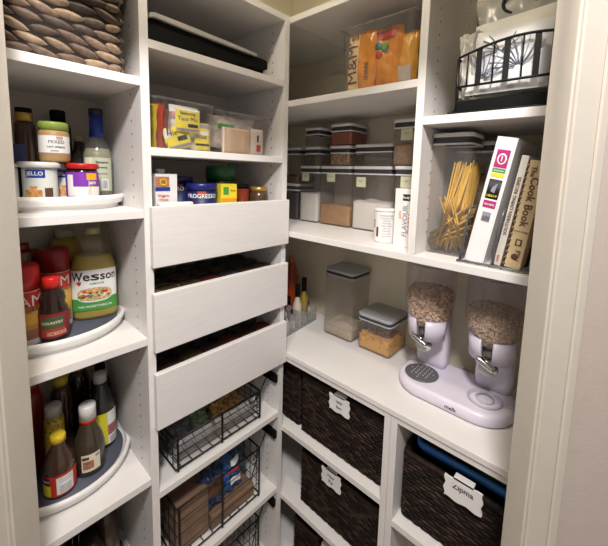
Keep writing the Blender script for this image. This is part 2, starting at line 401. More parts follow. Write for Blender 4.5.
# blue tray with bags inside basket by the door
t = thing('plastic_bin', 'blue rimmed plastic tray sitting in the basket by the door', 'tray', (.19,-.64,.815))
mb = MB(); mb.rrect(.26,.27,.02,[(.012,-.13),(.002,.064),(0,.062),(-.008,.064),(-.008,.080),(0,.082),(.004,.078)],cap=False); finish('tray_body', mb, sky, t)
for (y, z, c, lb) in ((-.57,.92,mat('brown packet',(.22,.085,.045),.5,noise=.3),'reddish brown packet lying in the blue tray'),(-.70,.915,mat('green packet', (.05,.17,.03), .5),'green packet lying at the door end of the blue tray')):
    mb = MB().rrect(.10,.09,.012,[(.004,-.02),(0,-.01),(0,.01),(.004,.02)],c=(0,0,0)); tag(finish('packet', mb, c, loc=(.128,y,z-.020)), lb, 'packet')

# ================================================================= TURNTABLES
def turntable(x, y, z, r, label):
    t = thing('turntable', label, 'turntable', (x,y,z))
    mb = MB().lathe([(r-.012,.0),(r-.012,.010),(r-.002,.012),(r,.016),(r+.0005,.020),(r+.003,.023),(r+.002,.031),(r-.003,.034),(r-.008,.031),(r-.010,.026),(r-.012,.020),(.0,.020)], seg=72, cap=False)
    finish('turntable_body', mb, plast_w, t)
    finish('liner', MB().lathe([(r-.016,.0203),(r-.016,.0222),(0,.0225)], seg=60, cap=False), liner, t)
    return z+.0227
z1 = turntable(-.624,.208,1.5485,.157,'white turntable on the upper left shelf carrying jars and canisters')
z2 = turntable(-.632,.215,1.2170,.157,'white turntable with grey liner under the cooking oil bottle')
z3 = turntable(-.634,.212,.8165,.160,'white turntable with grey liner under the sauce bottles')
z4 = turntable(-.634,.212,.4204,.157,'lowest white turntable, mostly hidden in shadow below the sauces')

# ================================================================= BOTTLES AND JARS
def bottle(name, label, cat, x, y, z, parts, ang=None, group=None):
    """parts: (part name, profile, material); labels set separately"""
    t = thing(name, label, cat, (x,y,z), group=group)
    for pn, prof, m in parts: finish(pn, MB().lathe(prof, seg=32, cap=(m not in (clrg, amber, oilg, clrd))), m, t)
    return t
def wrap(t, r, z0, z1, col, a, half=62, marks=(), texts=(), name='label'):
    """paper label with printed blocks; marks: (u0,u1,v0,v1,mat) metres on the label; texts: (string,size,u,v,mat)"""
    mats = [col]; mb = MB(); mb.patch(r+.0006, a-half, a+half, z0, z1)
    for (u0,u1,v0,v1,m) in marks:
        if m not in mats: mats.append(m)
        mb.patch(r+.0010, a+math.degrees(u0/r), a+math.degrees(u1/r), v0, v1, mi=mats.index(m), seg=8)
    for (s,sz,u,v,m) in texts:
        if m not in mats: mats.append(m)
        mi = mats.index(m); q = len(mb.b.faces)
        text(mb, s, sz, cylmap(r+.0014, a+math.degrees(u/r), v), mi)
    return finish(name, mb, mats, t)
# --- top turntable
def canister(x, y, label, a, h=.074, r=.0315, z=z1):
    t = bottle('canister', label, 'canister', x, y, z, [('body', [(r,0),(r,h)], plast_w), ('lid', [(r+.006,h),(r+.008,h+.002),(r+.008,h+.010),(r+.004,h+.013),(0,h+.013)], mat('pearl lid', (.62,.62,.60), .35))])
    wrap(t, r, .004, h-.003, mat('pale canister print', (.62,.66,.62), .5), a, 88, marks=((-.026,.010,.052,.070,blue),(-.028,.004,.010,.026,skin_p),(.008,.024,.006,.030,brownp),(-.017,-.005,.022,.034,skin_p)), texts=(('JELLO',.012,-.008,.061,paper),))
    return t
cn = canister(-.664,.110,'white lidded canister with a blue oval logo and a jar stacked on it', CAMA(-.664,.11)-2)
canister(-.602,.150,'second blue-logo canister half hidden behind the first', CAMA(-.60,.15)+4)
za = z1+.0745+.0135
t = bottle('spread_jar', 'almond spread jar with olive green lid standing on a canister', 'jar', -.634,.112, za, [
    ('glass', [(.026,0),(.029,.006),(.029,.064),(.027,.071)], mat('almond spread', (.42,.26,.11), .45)), ('lid', [(.0285,.071),(.0285,.086),(.027,.089),(0,.089)], green)])
wrap(t, .0291, .020, .058, paper, CAMA(-.634,.11), 75, marks=((.004,.016,.050,.057,pink),), texts=(('MIXED',.0105,.004,.044,black),('NUT SPREAD',.006,.004,.033,black),('creamy',.005,0,.025,brownp)))
t = bottle('jam_jar', 'jar with red lid and purple label on the upper turntable', 'jar', -.583,.108, z1, [
    ('glass', [(.031,0),(.033,.006),(.033,.066),(.030,.074)], darkliq), ('lid', [(.0345,.074),(.0345,.084),(.033,.087),(0,.087)], red)])
wrap(t, .0331, .006, .066, purple, CAMA(-.583,.108), 80, marks=((-.034,-.019,.010,.060,paper),(-.019,.044,.010,.032,paper),(.008,.032,.048,.064,orange),(.010,.026,.012,.034,skin_p)), texts=(('jam',.013,.020,.042,paper),))
t = bottle('vinegar_bottle', 'glass dressing bottle with blue neck wrap at the right of the upper turntable', 'bottle', -.526,.188, z1, [
    ('glass', [(.031,0),(.034,.006),(.034,.110),(.029,.132),(.017,.156),(.0145,.180)], clrg),
    ('dressing', [(.029,.004),(.032,.01),(.032,.112),(.027,.128)], mat('pale dressing', (.33,.32,.22), .4)),
    ('neck_wrap', [(.0175,.158),(.0165,.172),(.0160,.214)], blue), ('cap', [(.0165,.214),(.0165,.229),(.015,.232),(0,.232)], mat('dark blue cap', (.01,.012,.05), .4))])
wrap(t, .0342, .016, .104, mat('pale green label', (.50,.52,.38), .6), CAMA(-.526,.188), 60, marks=((-.030,-.012,.07,.104,cream),(.006,.024,.020,.048,paper),(.009,.021,.023,.045,grayp)), texts=(('Balsamic',.009,.010,.092,black),('dressing',.007,.010,.079,black),('garlic & herb',.005,.010,.062,black)))
bottle('spice_jar', 'small jar with black cap and gold band at the far left of the upper turntable', 'jar', -.672,.205, z1, [('glass', [(.019,0),(.020,.004),(.020,.174),(.016,.182)], brownliq), ('band', [(.0165,.182),(.0175,.184),(.0175,.200),(.0165,.202)], gold), ('cap', [(.016,.202),(.016,.213),(0,.214)], blackp)])
bottle('tall_bottle', 'dark bottle with a black cap behind the almond spread jar', 'bottle', -.594,.262, z1, [
    ('body', [(.026,0),(.028,.005),(.028,.180),(.022,.196)], mat('dark green glass', (.03,.035,.02), .15)), ('cap', [(.017,.196),(.017,.222),(.015,.225),(0,.225)], blackp)])
tag(finish('carton', MB().box(-.026,.026,-.018,.018,0,.125), navy, bevel=.001, loc=(-.706,.160,z1)), 'dark navy carton with fine print at the left end of the upper turntable', 'carton')
t = bottle('tin', 'white tin with black print left of the canisters', 'tin', -.729,.116, z1, [('body', [(.028,0),(.028,.074)], plast_w), ('lid', [(.029,.074),(.029,.081),(0,.081)], paper)])
wrap(t, .028, .006, .07, paper, CAMA(-.729,.116), 80, marks=((.006,.018,.025,.034,black),(.008,.016,.045,.052,black)))
bottle('pink_bottle', 'slim pale pink capped bottle at the left edge of the upper turntable', 'bottle', -.697,.265, z1, [('body', [(.018,0),(.019,.004),(.019,.20),(.011,.213)], mat('pale pink plastic', (.55,.42,.36), .5)), ('cap', [(.013,.212),(.015,.232),(.010,.241),(0,.242)], mat('pale pink cap', (.55,.42,.36), .5))])
t = thing('corked_cruet', 'brown cruet with loop handle behind the vinegar bottle', 'cruet', (-.549,.262,z1))
finish('body', MB().lathe([(.024,0),(.027,.01),(.027,.09),(.014,.125),(.011,.148)], seg=24), amber, t)
finish('cork', MB().lathe([(.011,.148),(.012,.162),(0,.163)], seg=16), tan, t)
finish('handle', MB().tube([(-.022+-.026*math.sin(PI*i/10), -.01, .085+.06*i/10) for i in range(11)], .003), blackp, t)

# --- second turntable
t = thing('cooking_oil_bottle', 'large clear bottle of yellow cooking oil with Wesson label', 'bottle', (-.547,.188,z2), R(CAMA(-.547,.188)+90)); t.scale = (.90,.90,.925)
def oval(mb, prof, mi=0, sx=1, sy=.62, seg=36, cap=True):
    rings = []
    for r, z in prof:
        rings.append([mb.b.verts.new((sx*r*math.copysign(abs(math.cos(2*PI*i/seg))**.75, math.cos(2*PI*i/seg)), sy*r*math.copysign(abs(math.sin(2*PI*i/seg))**.75, math.sin(2*PI*i/seg)), z)) for i in range(seg)])
    for a, b_ in zip(rings, rings[1:]):
        for i in range(seg): mb._f((a[i], a[(i+1)%seg], b_[(i+1)%seg], b_[i]), mi, True)
    if cap: mb._f(rings[0][::-1], mi); mb._f(rings[-1], mi)
    return mb
finish('oil', oval(MB(), [(.054,.004),(.0575,.012),(.0575,.150),(.054,.168),(.048,.182),(.044,.188)]), oil, t)
finish('bottle_shell', oval(MB(), [(.056,0),(.060,.008),(.060,.155),(.056,.172),(.049,.188),(.044,.196),(.046,.205),(.044,.213),(.046,.222),(.040,.232),(.026,.245),(.018,.250)], cap=False), oilg, t)
finish('cap', MB().lathe([(.020,.250),(.020,.266),(.018,.269),(0,.269)], seg=24), mat('oil cap', (.45,.40,.22), .4), t)
def ovalpatch(mb, u0, u1, z0, z1, off, mi, n=60):
    P = []
    for i in range(n+1):
        u = u0+(u1-u0)*i/n; th = -PI/2+u/.060
        c, s_ = math.cos(th), math.sin(th)
        x = .0606*math.copysign(abs(c)**.75, c); y_ = .62*.0606*math.copysign(abs(s_)**.75, s_)-off
        P.append((mb.b.verts.new((x,y_,z0)), mb.b.verts.new((x,y_,z1))))
    for i in range(n): mb._f((P[i][0], P[i+1][0], P[i+1][1], P[i][1]), mi, True)
ovf = lambda cu, cv: (lambda u, v: (.0606*math.copysign(abs(math.cos(-PI/2+(u+cu)/.060))**.75, math.cos(-PI/2+(u+cu)/.060)), -.62*.0606*abs(math.sin(-PI/2+(u+cu)/.060))**.75-.0012, v+cv))
mb = MB(); ovalpatch(mb, -.068,.068,.030,.150,.0005,0); ovalpatch(mb, -.068,.068,.030,.066,.0009,1)
fo = ovf(0,.078)
for (rx_, ry_, mi, o2) in ((.047,.0235,2,.0012),(.042,.0195,3,.0016)):
    N = 28; vs_ = []
    for i in range(N):
        a = 2*PI*i/N; p = fo(rx_*math.cos(a), ry_*math.sin(a)); vs_.append(mb.b.verts.new((p[0], p[1]-o2+.001, p[2])))
    cc = fo(0,0); cv_ = mb.b.verts.new((cc[0], cc[1]-o2+.001, cc[2]))
    for i in range(N): mb._f((cv_, vs_[i], vs_[(i+1)%N]), mi)
for k in range(26):
    a = random.random()*6.28; q = random.random()**.5; p = fo(.038*q*math.cos(a), .016*q*math.sin(a)); r_ = .003+.003*random.random()
    mb.ell((p[0],p[1]-.0014,p[2]), (r_,.0006,r_*.7), random.choice((4,5,1)), u=8, v=4)
text(mb, 'Wesson', .036, ovf(0,.130), 6); text(mb, 'canola', .010, ovf(.006,.110), 1)
p = ovf(-.034,.112)
for q in ((-.003,.002),(.003,.002)):
    c_ = p(*q); mb.ell((c_[0],c_[1],c_[2]), (.004,.0005,.004), 4)
mb.quad([p(-.0068,.001),p(0,-.0085),p(.0068,.001),p(0,.003)], 4)
text(mb, 'PURE VEGETABLE OIL', .0085, ovf(.0,.042), 2)
finish('label', mb, [paper, greenp, paper, mat('salad print', (.55,.38,.18), .6, noise=.6, nscale=250), redp, orange, black], t)
t = bottle('sauce_bottle', 'small dark sauce bottle with bright red cap in front on the middle turntable', 'bottle', -.655,.112, z2, [
    ('body', [(.026,0),(.0300,.006),(.0300,.076),(.024,.088),(.027,.100),(.025,.110),(.015,.124),(.0145,.130)], darkliq), ('cap', [(.0178,.126),(.0178,.148),(.0165,.151),(0,.152)], mat('bright red cap', (.72,.02,.015), .35))])
wrap(t, .0303, .012, .070, mat('wine red label', (.24,.012,.02), .5), CAMA(-.655,.112), 84, marks=((-.026,.020,.036,.062,mat('label dark green', (.05,.09,.03), .5)),(-.026,.022,.016,.034,mat('label maroon', (.32,.05,.03), .5)),(-.014,.024,.018,.026,cream)), texts=(('COUNTRY',.009,-.003,.048,cream),('STEAK SAUCE',.0068,.002,.022,redp)))
def mcan(x, y, label, h, s, turn=0, top=dred, r=.0305, rim=None):
    t = bottle('spice_canister', label, 'canister', x, y, z2, [('body', [(r,0),(r,h)], mat('spice label orange', (.75,.30,.04), .5)), ('cap', [(r+.001,h),(r+.001,h+.052),(r-.003,h+.058),(0,h+.058)], top)])
    wrap(t, r, .002, h-.001, mat('white spice print', (.75,.74,.72), .5), CAMA(x,y)+turn, 89, marks=((-.05,.05,h*.30,h*.72,mat('spice yellow', (.75,.42,.06), .5)),(-.03,.02,.015,.05,mat('spice food', (.38,.16,.08), .6)),(-.05,.05,h-.048,h-.002,redp),(-.05,.05,h-.052,h-.048,paper)), texts=((s,.036,.004,h-.024,paper),))
    return t
mcan(-.632,.190,'large spice canister with dark red lid and a letter M, left of the oil bottle', .146, 'M', 28, dred)
mcan(-.702,.128,'spice canister with red lid at the left end of the middle turntable', .128, 'AM', 14, red, .028)
bottle('spice_bottle', 'slim bottle with small red cap at the back left of the middle turntable', 'bottle', -.692,.218, z2, [('body', [(.017,0),(.018,.004),(.018,.190),(.014,.198)], mat('dull spice', (.20,.13,.08), .4)), ('cap', [(.0155,.198),(.0155,.218),(0,.220)], dred)])
bottle('oil_jug', 'big jug of amber cooking oil at the back of the middle turntable', 'bottle', -.590,.283, z2, [('body', [(.040,0),(.045,.008),(.045,.155),(.036,.195),(.020,.215)], mat('amber oil', (.36,.25,.04), .15, coat=.4)), ('cap', [(.022,.214),(.022,.234),(0,.236)], mat('clear grey cap', (.40,.38,.32), .4))])
mcan(-.668,.300,'back row spice canister with dark red lid on the middle turntable', .125, 'M', 0, dred, .024)

# --- third turntable
t = bottle('ketchup_bottle', 'clear sauce bottle with yellow cap and red label at front of the lower turntable', 'bottle', -.661,.112, z3, [
    ('body', [(.029,0),(.033,.006),(.033,.072),(.029,.094),(.016,.120),(.013,.138)], mat('thin brown sauce', (.060,.030,.020), .12, coat=.6)), ('cap', [(.0165,.134),(.0165,.148),(.014,.152),(0,.153)], mat('bright yellow cap', (.80,.58,.03), .4))])
wrap(t, .0333, .010, .064, redp, CAMA(-.661,.112), 84, marks=((-.046,-.020,.012,.040,yellow),(-.044,-.022,.042,.060,black),(-.008,.028,.014,.058,paper),(-.002,.022,.016,.036,grayp),(-.002,.024,.050,.053,grayp),(-.002,.024,.044,.047,grayp)), texts=(('Sauce',.010,-.033,.052,cream),))
t = bottle('dressing_bottle', 'squat sauce bottle with tall white cap on the lower turntable', 'bottle', -.592,.130, z3, [
    ('body', [(.032,0),(.036,.006),(.036,.070),(.030,.100),(.018,.132),(.0172,.140)], mat('olive glass sauce', (.050,.036,.022), .12, coat=.5)),
    ('neck_band', [(.0186,.138),(.0189,.150)], redp), ('cap', [(.0195,.148),(.0195,.182),(.018,.186),(0,.187)], plast_w)])
wrap(t, .0363, .018, .066, cream, CAMA(-.592,.130)+4, 34, marks=((-.018,.006,.026,.048,mat('label painting', (.32,.14,.08), .6, noise=.6, nscale=180)),(-.020,-.004,.052,.060,brownp),(.010,.020,.054,.061,grayp)))
t = bottle('soy_sauce_bottle', 'dark soy sauce bottle with white cap and bright yellow label', 'bottle', -.541,.200, z3, [
    ('body', [(.030,0),(.034,.006),(.034,.115),(.028,.148),(.0155,.178),(.0145,.196)], mat('smoky soy glass', (.028,.022,.020), .12, coat=.6)), ('cap', [(.0168,.195),(.0168,.218),(.0155,.221),(0,.221)], mat('pale grey cap', (.52,.51,.49), .4))])
wrap(t, .0343, .014, .112, mat('lemon label', (.66,.60,.03), .5), CAMA(-.541,.20), 86, marks=((.014,.060,.014,.112,paper),(.014,.060,.040,.072,redp),(.018,.05,.016,.034,black)))
t = bottle('vinegar_bottle', 'tall black bottle at the right rear of the lower turntable', 'bottle', -.522,.268, z3, [
    ('body', [(.026,0),(.028,.006),(.028,.135),(.023,.160),(.013,.182),(.012,.196)], darkliq), ('cap', [(.014,.195),(.014,.212),(0,.214)], blackp)])
wrap(t, .0282, .02, .125, paper, CAMA(-.52,.27)-20, 60, marks=((-.03,.03,.03,.05,redp),(-.03,.03,.07,.09,brownp)))
t = bottle('sprinkle_jar', 'jar of speckled yellow sauce with a pale grey cap behind the yellow capped bottle', 'jar', -.655,.182, z3, [
    ('body', [(.020,0),(.022,.005),(.022,.150),(.018,.165)], mat('speckled mustard', (.38,.27,.03), .4, noise=.8, nscale=160)), ('cap', [(.0185,.163),(.0185,.187),(.017,.191),(0,.191)], mat('pale grey cap', (.5,.5,.5), .4))])
bottle('dark_bottle', 'dark bottle with a mustard yellow cap at the rear of the lower turntable', 'bottle', -.622,.262, z3, [('body', [(.024,0),(.026,.005),(.026,.165),(.016,.197)], brownliq), ('cap', [(.017,.196),(.017,.216),(0,.218)], yel2)])
bottle('dark_bottle', 'black bottle standing between the yellow cap and the soy sauce', 'bottle', -.572,.300, z3, [('body', [(.026,0),(.028,.005),(.028,.17),(.018,.205)], darkliq), ('cap', [(.019,.204),(.019,.228),(0,.230)], yel2)])
bottle('hot_sauce_bottle', 'tall dark red bottle at the left rear of the lower turntable', 'bottle', -.692,.240, z3, [('body', [(.024,0),(.026,.005),(.026,.20),(.020,.222)], mat('dark red sauce', (.17,.006,.006), .3)), ('cap', [(.020,.221),(.020,.245),(0,.247)], dred)])
bottle('red_bottle', 'red sauce bottle at the left end of the lower turntable', 'bottle', -.728,.165, z3, [('body', [(.022,0),(.024,.005),(.024,.12),(.018,.15)], mat('dark red sauce', (.17,.006,.006), .3)), ('cap', [(.018,.149),(.018,.17),(0,.172)], dred)])
# --- lowest shelf, only tops in the dark
for i, (x, y, h, m, c, lb) in enumerate(((-.60,.14,.20,darkliq,blackp,'dark bottle nearest the front on the lowest left shelf'),(-.545,.19,.23,brownliq,blackp,'brown bottle right of the others on the lowest left shelf'),(-.62,.24,.24,darkliq,dred,'dark bottle with a red cap on the lowest left shelf'),(-.675,.15,.19,brownliq,dred,'brown bottle with red cap at left on the lowest left shelf'))):
    bottle('dark_bottle', lb, 'bottle', x, y, z4, [('body', [(.03,0),(.033,.005),(.033,h*.65),(.018,h*.88)], m), ('cap', [(.02,h*.87),(.02,h),(0,h+.002)], c)])

# ================================================================= CORNER COLUMN CONTENTS
# flat griddle case with silver rim
t = thing('griddle_case', 'black flat case with a silver top rim on the top corner shelf', 'griddle', (-.250,.185,1.9572)); t.scale = (.955,.85,.58)
mb = MB()
P = lambda x, z, y: (x, y, z)
def slab(mb, xs, y0, y1, mi=0):
    """xs = [(x, zlow, zhigh)] profile along x, swept over y"""
    rows = []
    for x, a, b_ in xs: rows.append([mb.b.verts.new(q) for q in ((x,y0,a),(x,y0,b_),(x,y1,b_),(x,y1,a))])
    for p_, q_ in zip(rows, rows[1:]):
        for k in range(4): mb._f((p_[k], q_[k], q_[(k+1)%4], p_[(k+1)%4]), mi)
    mb._f(rows[0], mi); mb._f(rows[-1][::-1], mi)
slab(mb, [(-.205,.012,.112),(-.19,.010,.122),(-.10,.016,.118),(.05,.030,.112),(.19,.052,.108),(.205,.058,.100)], -.165,.15)
finish('lower_body', mb, blackp, t, .006, flat=True)
mb = MB(); slab(mb, [(-.203,.110,.128),(-.19,.118,.138),(-.10,.112,.135),(.05,.106,.126),(.150,.104,.118)], -.176,.14); finish('silver_rim', mb, mat('satin silver', (.42,.41,.39), .35, metal=.2), t, .002, flat=True)
mb = MB(); mb.box(.10,.195,-.15,.14,.0,.054); mb.box(-.20,-.10,-.15,.14,0,.012); finish('foot', mb, blackp, t, .003)
mb = MB(); mb.box(.138,.150,-.169,-.155,.108,.126); finish('hinge', mb, blackp, t, .002)

def clear_bin(name, label, x0, x1, y0, y1, z, h, taper=.008, flip=False, m=None, t_=.003, lipm=None):
    """open bin of clear plastic, walls with thickness and a thicker lip"""
    w, d = x1-x0, y1-y0
    t = thing(name, label, 'bin', ((x0+x1)/2, (y0+y1)/2, z))
    mb = MB(); mb.rrect(w, d, .012, [(taper,.001),(0,h),(-.003,h),(-.003,h-.006)], cap=False); mb.rrect(w, d, .012, [(taper,.001),(taper+.001,.0015)], cap=True)
    finish('bin_wall', mb, m or clr, t)
    return t
# left bin of yellow packets
clear_bin('clear_bin', 'clear plastic bin full of yellow seasoning packets', -.452,-.276,.012,.30,1.7034,.128)
def packet(name, label, cat, loc, w, h, col, marks=(), texts=(), rot=(0,0,0), th=.008, group=None, seam=True, crm=0):
    """pillow-shaped packet standing up, front facing -y"""
    t = thing(name, label, cat, loc, group=group, rot=rot)
    mb = MB(); nx, nz = (10, 10) if not crm else (22, 22); F, B = [], []
    for j in range(nz+1):
        for i in range(nx+1):
            u, v = i/nx*2-1, j/nz*2-1
            b_ = th*.5*max(0, (1-u**4))*max(0, (1-v**4))**.8*(1+.25*math.sin(5*u+3*v+w*90)); wr = th*.10*math.sin(11*u+7*v+w*50)*math.sin(9*v-5*u)
            F.append(mb.b.verts.new((u*w/2*(1+crm*math.sin(7*v+w*40)), -b_-.0003+wr*crm*12, h/2+v*h/2*(1+crm*.6*math.sin(6*u+h*30))))); B.append(mb.b.verts.new((u*w/2*(1+crm*math.sin(7*v+w*40)), b_+.0003+wr*crm*12, h/2+v*h/2*(1+crm*.6*math.sin(6*u+h*30)))))
    for j in range(nz):
        for i in range(nx):
            k = j*(nx+1)+i
            mb._f((F[k],F[k+1],F[k+nx+2],F[k+nx+1]), 0, True); mb._f((B[k+1],B[k],B[k+nx+1],B[k+nx+2]), 0, True)
    finish('wrapper', mb, col, t)
    if marks or texts:
        mats = []; mb = MB()
        def pm(u, v, off):
            uu, vv = u/(w/2), (v-h/2)/(h/2); b_ = th*.5*max(0,(1-uu**4))*max(0,(1-vv**4))**.8*(1+.25*math.sin(5*uu+3*vv+w*90)); return (u, -b_-off-crm*.02*th/.02, v)
        mo = .0010 if not crm else .0022
        for (u0,u1,v0,v1,m) in marks:
            if m not in mats: mats.append(m)
            n = 5
            for a in range(n):
                for b2 in range(n):
                    U0, U1 = u0+(u1-u0)*a/n, u0+(u1-u0)*(a+1)/n; V0, V1 = v0+(v1-v0)*b2/n, v0+(v1-v0)*(b2+1)/n
                    mb.quad([pm(U0,V0,mo),pm(U1,V0,mo),pm(U1,V1,mo),pm(U0,V1,mo)], mats.index(m))
        for (s,sz,u,v,m,ro) in texts:
            if m not in mats: mats.append(m)
            text(mb, s, sz, lambda a, b_: pm(a+u, b_+v, .0018 if not crm else .0034), mats.index(m), ro)
        finish('print', mb, mats, t)
    return t
yb = mat('packet yellow', (.80,.68,.06), .35)
packet('seasoning_packet', 'yellow packet with blue lower stripe, highest in the packet bin', 'packet', (-.352,.026,1.752), .070,.062, yb, marks=((-.033,.033,.003,.009,grayp),(-.002,.028,.013,.022,black),(-.033,.033,.056,.061,paper)), texts=(('Seasoning',.011,-.002,.049,black,0),('Taco Mix',.015,-.002,.034,navy,0)))
packet('seasoning_packet', 'yellow and white packet tilted under the highest one', 'packet', (-.368,.036,1.706), .072,.062, yb, marks=((-.036,.036,.004,.012,grayp),(-.002,.026,.022,.034,black),(-.034,-.018,.035,.060,paper)), texts=(('Mix',.018,-.014,.045,navy,0),), rot=(0,-R(18),0))
packet('seasoning_packet', 'yellow packet with white band at the right of the packet bin', 'packet', (-.298,.046,1.708), .048,.076, yb, marks=((-.022,.022,.062,.074,grayp),(-.022,.022,.042,.052,paper),(-.022,.022,.012,.018,black)), texts=(('Chili',.013,0,.036,navy,0),))
packet('seasoning_packet', 'plain white packet behind the yellow ones', 'packet', (-.345,.062,1.708), .085,.118, paper, marks=((-.04,.04,.08,.1,pink),))
pk = [(mat('red packet',(.60,.06,.02),.35),'bright red packet standing on edge at the left of the packet bin'),(yellow,'yellow packet standing on edge left of the red one'),(mat('olive packet',(.28,.22,.05),.4),'olive packet standing on edge at the far left of the packet bin'),(mat('brown foil packet',(.30,.12,.07),.35),'brown foil packet standing right of the red one'),(mat('silver packet',(.55,.52,.50),.3),'silver packet standing upright in the middle of the packet bin')]
for i, (x, k) in enumerate(((-.418,0),(-.434,1),(-.447,2),(-.405,3),(-.398,4))):
    packet('seasoning_packet', pk[k][1], 'packet', (x-.002,.125+.0*i,1.707), .18,.122-.004*i, pk[k][0], rot=(0,R(-7),PI/2), th=.009, crm=.03, marks=((-.07,.07,.02,.09,paper),) if k in (0,4) else ())
packet('seasoning_packet', 'reddish packet leaning at the back right of the packet bin', 'packet', (-.312,.16,1.707), .06,.118, mat('rust packet',(.42,.20,.12),.4))
# right bin: tea and sugar packets
clear_bin('clear_bin', 'clear plastic bin holding wrapped crackers beside the packet bin', -.270,-.074,.012,.30,1.7034,.122)
packet('cracker_packet', 'pale wooden-toned packet of crackers in the right clear bin', 'packet', (-.186,.036,1.706), .108,.076, wood, th=.012, crm=.01, marks=((-.052,-.047,.0,.074,paper),))
packet('cracker_packet', 'white packet with red square and black arrow at the right of the bin', 'packet', (-.106,.036,1.706), .050,.082, mat('peach white', (.70,.60,.54), .4), th=.01, marks=((-.006,.012,.010,.032,redp),(-.003,.004,.040,.062,black)))
packet('cracker_packet', 'clear silvery packet lying across the top of the cracker bin', 'packet', (-.175,.075,1.720), .17,.100, mat('silvery wrap', (.48,.44,.40), .25, noise=.35, nscale=40), th=.02, crm=.06, marks=((-.06,.0,.06,.075,greenp),))
packet('cracker_packet', 'maroon packet standing at the back of the cracker bin', 'packet', (-.18,.12,1.706), .17,.125, mat('maroon wrap', (.22,.09,.07), .35, noise=.3, nscale=40), th=.02)

# drawer 1 contents (floor of drawer z=1.4236)
zd = 1.4240
t = thing('milk_carton', 'white milk carton with a colourful round logo in the top drawer', 'carton', (-.404,.085,zd)); t.scale = (.92,.92,.92)
finish('body', MB().box(-.033,.033,-.04,.04,0,.232), paper, t, .002)
finish('cap', MB().lathe([(.012,.232),(.012,.246),(0,.247)], seg=20), plast_w, t)
mb = MB(); fr = lambda u, v: (u, -.0412, v)
mb.box(-.033,.008,-.0408,-.040,.190,.224,0); mb.ell((-.010,-.0410,.207),(.012,.0006,.013),1,u=16,v=8); mb.box(-.033,.010,-.0414,-.040,.182,.193,2); text(mb,'O',.030,lambda u,v:(u-.010,-.0422,v+.207),3)
text(mb,'Organic',.011,lambda u,v:(u-.010,-.0414,v+.168),4); text(mb,'Whole',.010,lambda u,v:(u-.010,-.0414,v+.156),4)
finish('print', mb, [mat('rainbow red',(.45,.20,.10),.5), gold, blue, mat('amber print',(.75,.45,.05),.5), redp], t)
tag(finish('folded_bag', MB().box(-.054,.042,-.01,.010,.0,.138), plast_w, bevel=.004, loc=(-.385,.026,zd)), 'white flat box just behind the top drawer front', 'box')
def tub(label, x, y, h, w, s):
    t = thing('frosting_tub', label, 'tub', (x,y,zd))
    finish('tub_body', MB().lathe([(w*.43,0),(w*.48,h-.02)], seg=30), navy, t)
    finish('lid', MB().lathe([(w*.5,h-.02),(w*.5,h-.002),(w*.48,h),(0,h)], seg=30), mat('royal blue lid',(.008,.012,.14),.35), t)
    a = CAMA(x,y); r = w*.485; mb = MB(); mb.patch(r, a-16, a+16, h-.030, h-.022, mi=0)
    text(mb, s, .0165, cylmap(r+.001, a, h-.036), 1); finish('label', mb, [mat('tub red',(.45,.06,.03),.5), paper], t)
tub('front royal blue tub with white lettering in the top drawer', -.297,.052,.188,.088,'PROGRESSO')
tub('blue tub behind the milk carton and front tub', -.322,.145,.205,.085,'PRO')
t = bottle('coffee_jar', 'dark jar with a wide dark green lid at the back of the top drawer', 'jar', -.182,.128, zd, [('body', [(.046,0),(.049,.005),(.049,.19),(.045,.197)], mat('dark coffee', (.02,.014,.01), .2, coat=.3)), ('lid', [(.049,.197),(.049,.237),(.047,.241),(0,.241)], dgreen)])
t = thing('yellow_box', 'yellow and green small box in the top drawer', 'box', (-.216,.050,zd)); t.scale = (.95,.95,.83)
finish('carton', MB().box(-.030,.030,-.02,.02,0,.224), yellow, t, .001)
mb = MB(); mb.box(-.022,-.002,-.0208,-.02,.185,.213,0); mb.box(-.029,.029,-.0206,-.02,.16,.172,1); text(mb,'Rice',.012,lambda u,v:(u+.014,-.0212,v+.20),2); finish('print', mb, [greenp, orange, redp], t)
bottle('sauce_jar', 'red jar with dark lid in the top drawer', 'jar', -.124,.088, zd, [('glass', [(.019,0),(.021,.004),(.021,.168)], mat('chili red', (.20,.03,.012), .3)), ('lid', [(.021,.168),(.021,.183),(0,.184)], blackp)])
bottle('honey_jar', 'brown jar with brass coloured lid at the right of the top drawer', 'jar', -.074,.062, zd, [('glass', [(.028,0),(.033,.005),(.033,.145),(.030,.158)], mat('brown jar', (.075,.045,.025), .25, coat=.4)), ('lid', [(.029,.158),(.030,.172),(.026,.175),(0,.175)], gold)])
# drawers 2 and 3: cans seen from above
random.seed(3)
def can(name, label, x, y, z, h, r, body, top, group):
    t = thing(name, label, 'can', (x,y,z), group=group)
    finish('can_body', MB().lathe([(r-.001,0),(r,.002),(r,h-.003),(r-.001,h)], seg=24), body, t)
    finish('can_lid', MB().lathe([(r+.001,h-.003),(r+.0015,h+.001),(r-.001,h+.001),(r-.003,h-.002),(0,h-.002)], seg=24, cap=False), top, t)
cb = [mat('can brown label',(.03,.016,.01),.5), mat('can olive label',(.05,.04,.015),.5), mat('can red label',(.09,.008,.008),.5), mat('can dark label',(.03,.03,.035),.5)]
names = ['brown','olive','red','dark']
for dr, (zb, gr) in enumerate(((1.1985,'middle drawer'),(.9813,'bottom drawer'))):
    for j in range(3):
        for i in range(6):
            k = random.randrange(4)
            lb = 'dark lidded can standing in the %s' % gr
            can('food_can', lb, -.410+.067*i, .045+.075*j, zb, .125 if dr == 0 else .118, .0325, cb[k] if dr or i else cb[1], gold if (dr == 0 and i == 0 and j == 0) else darkcan, 'cans in the %s' % gr)

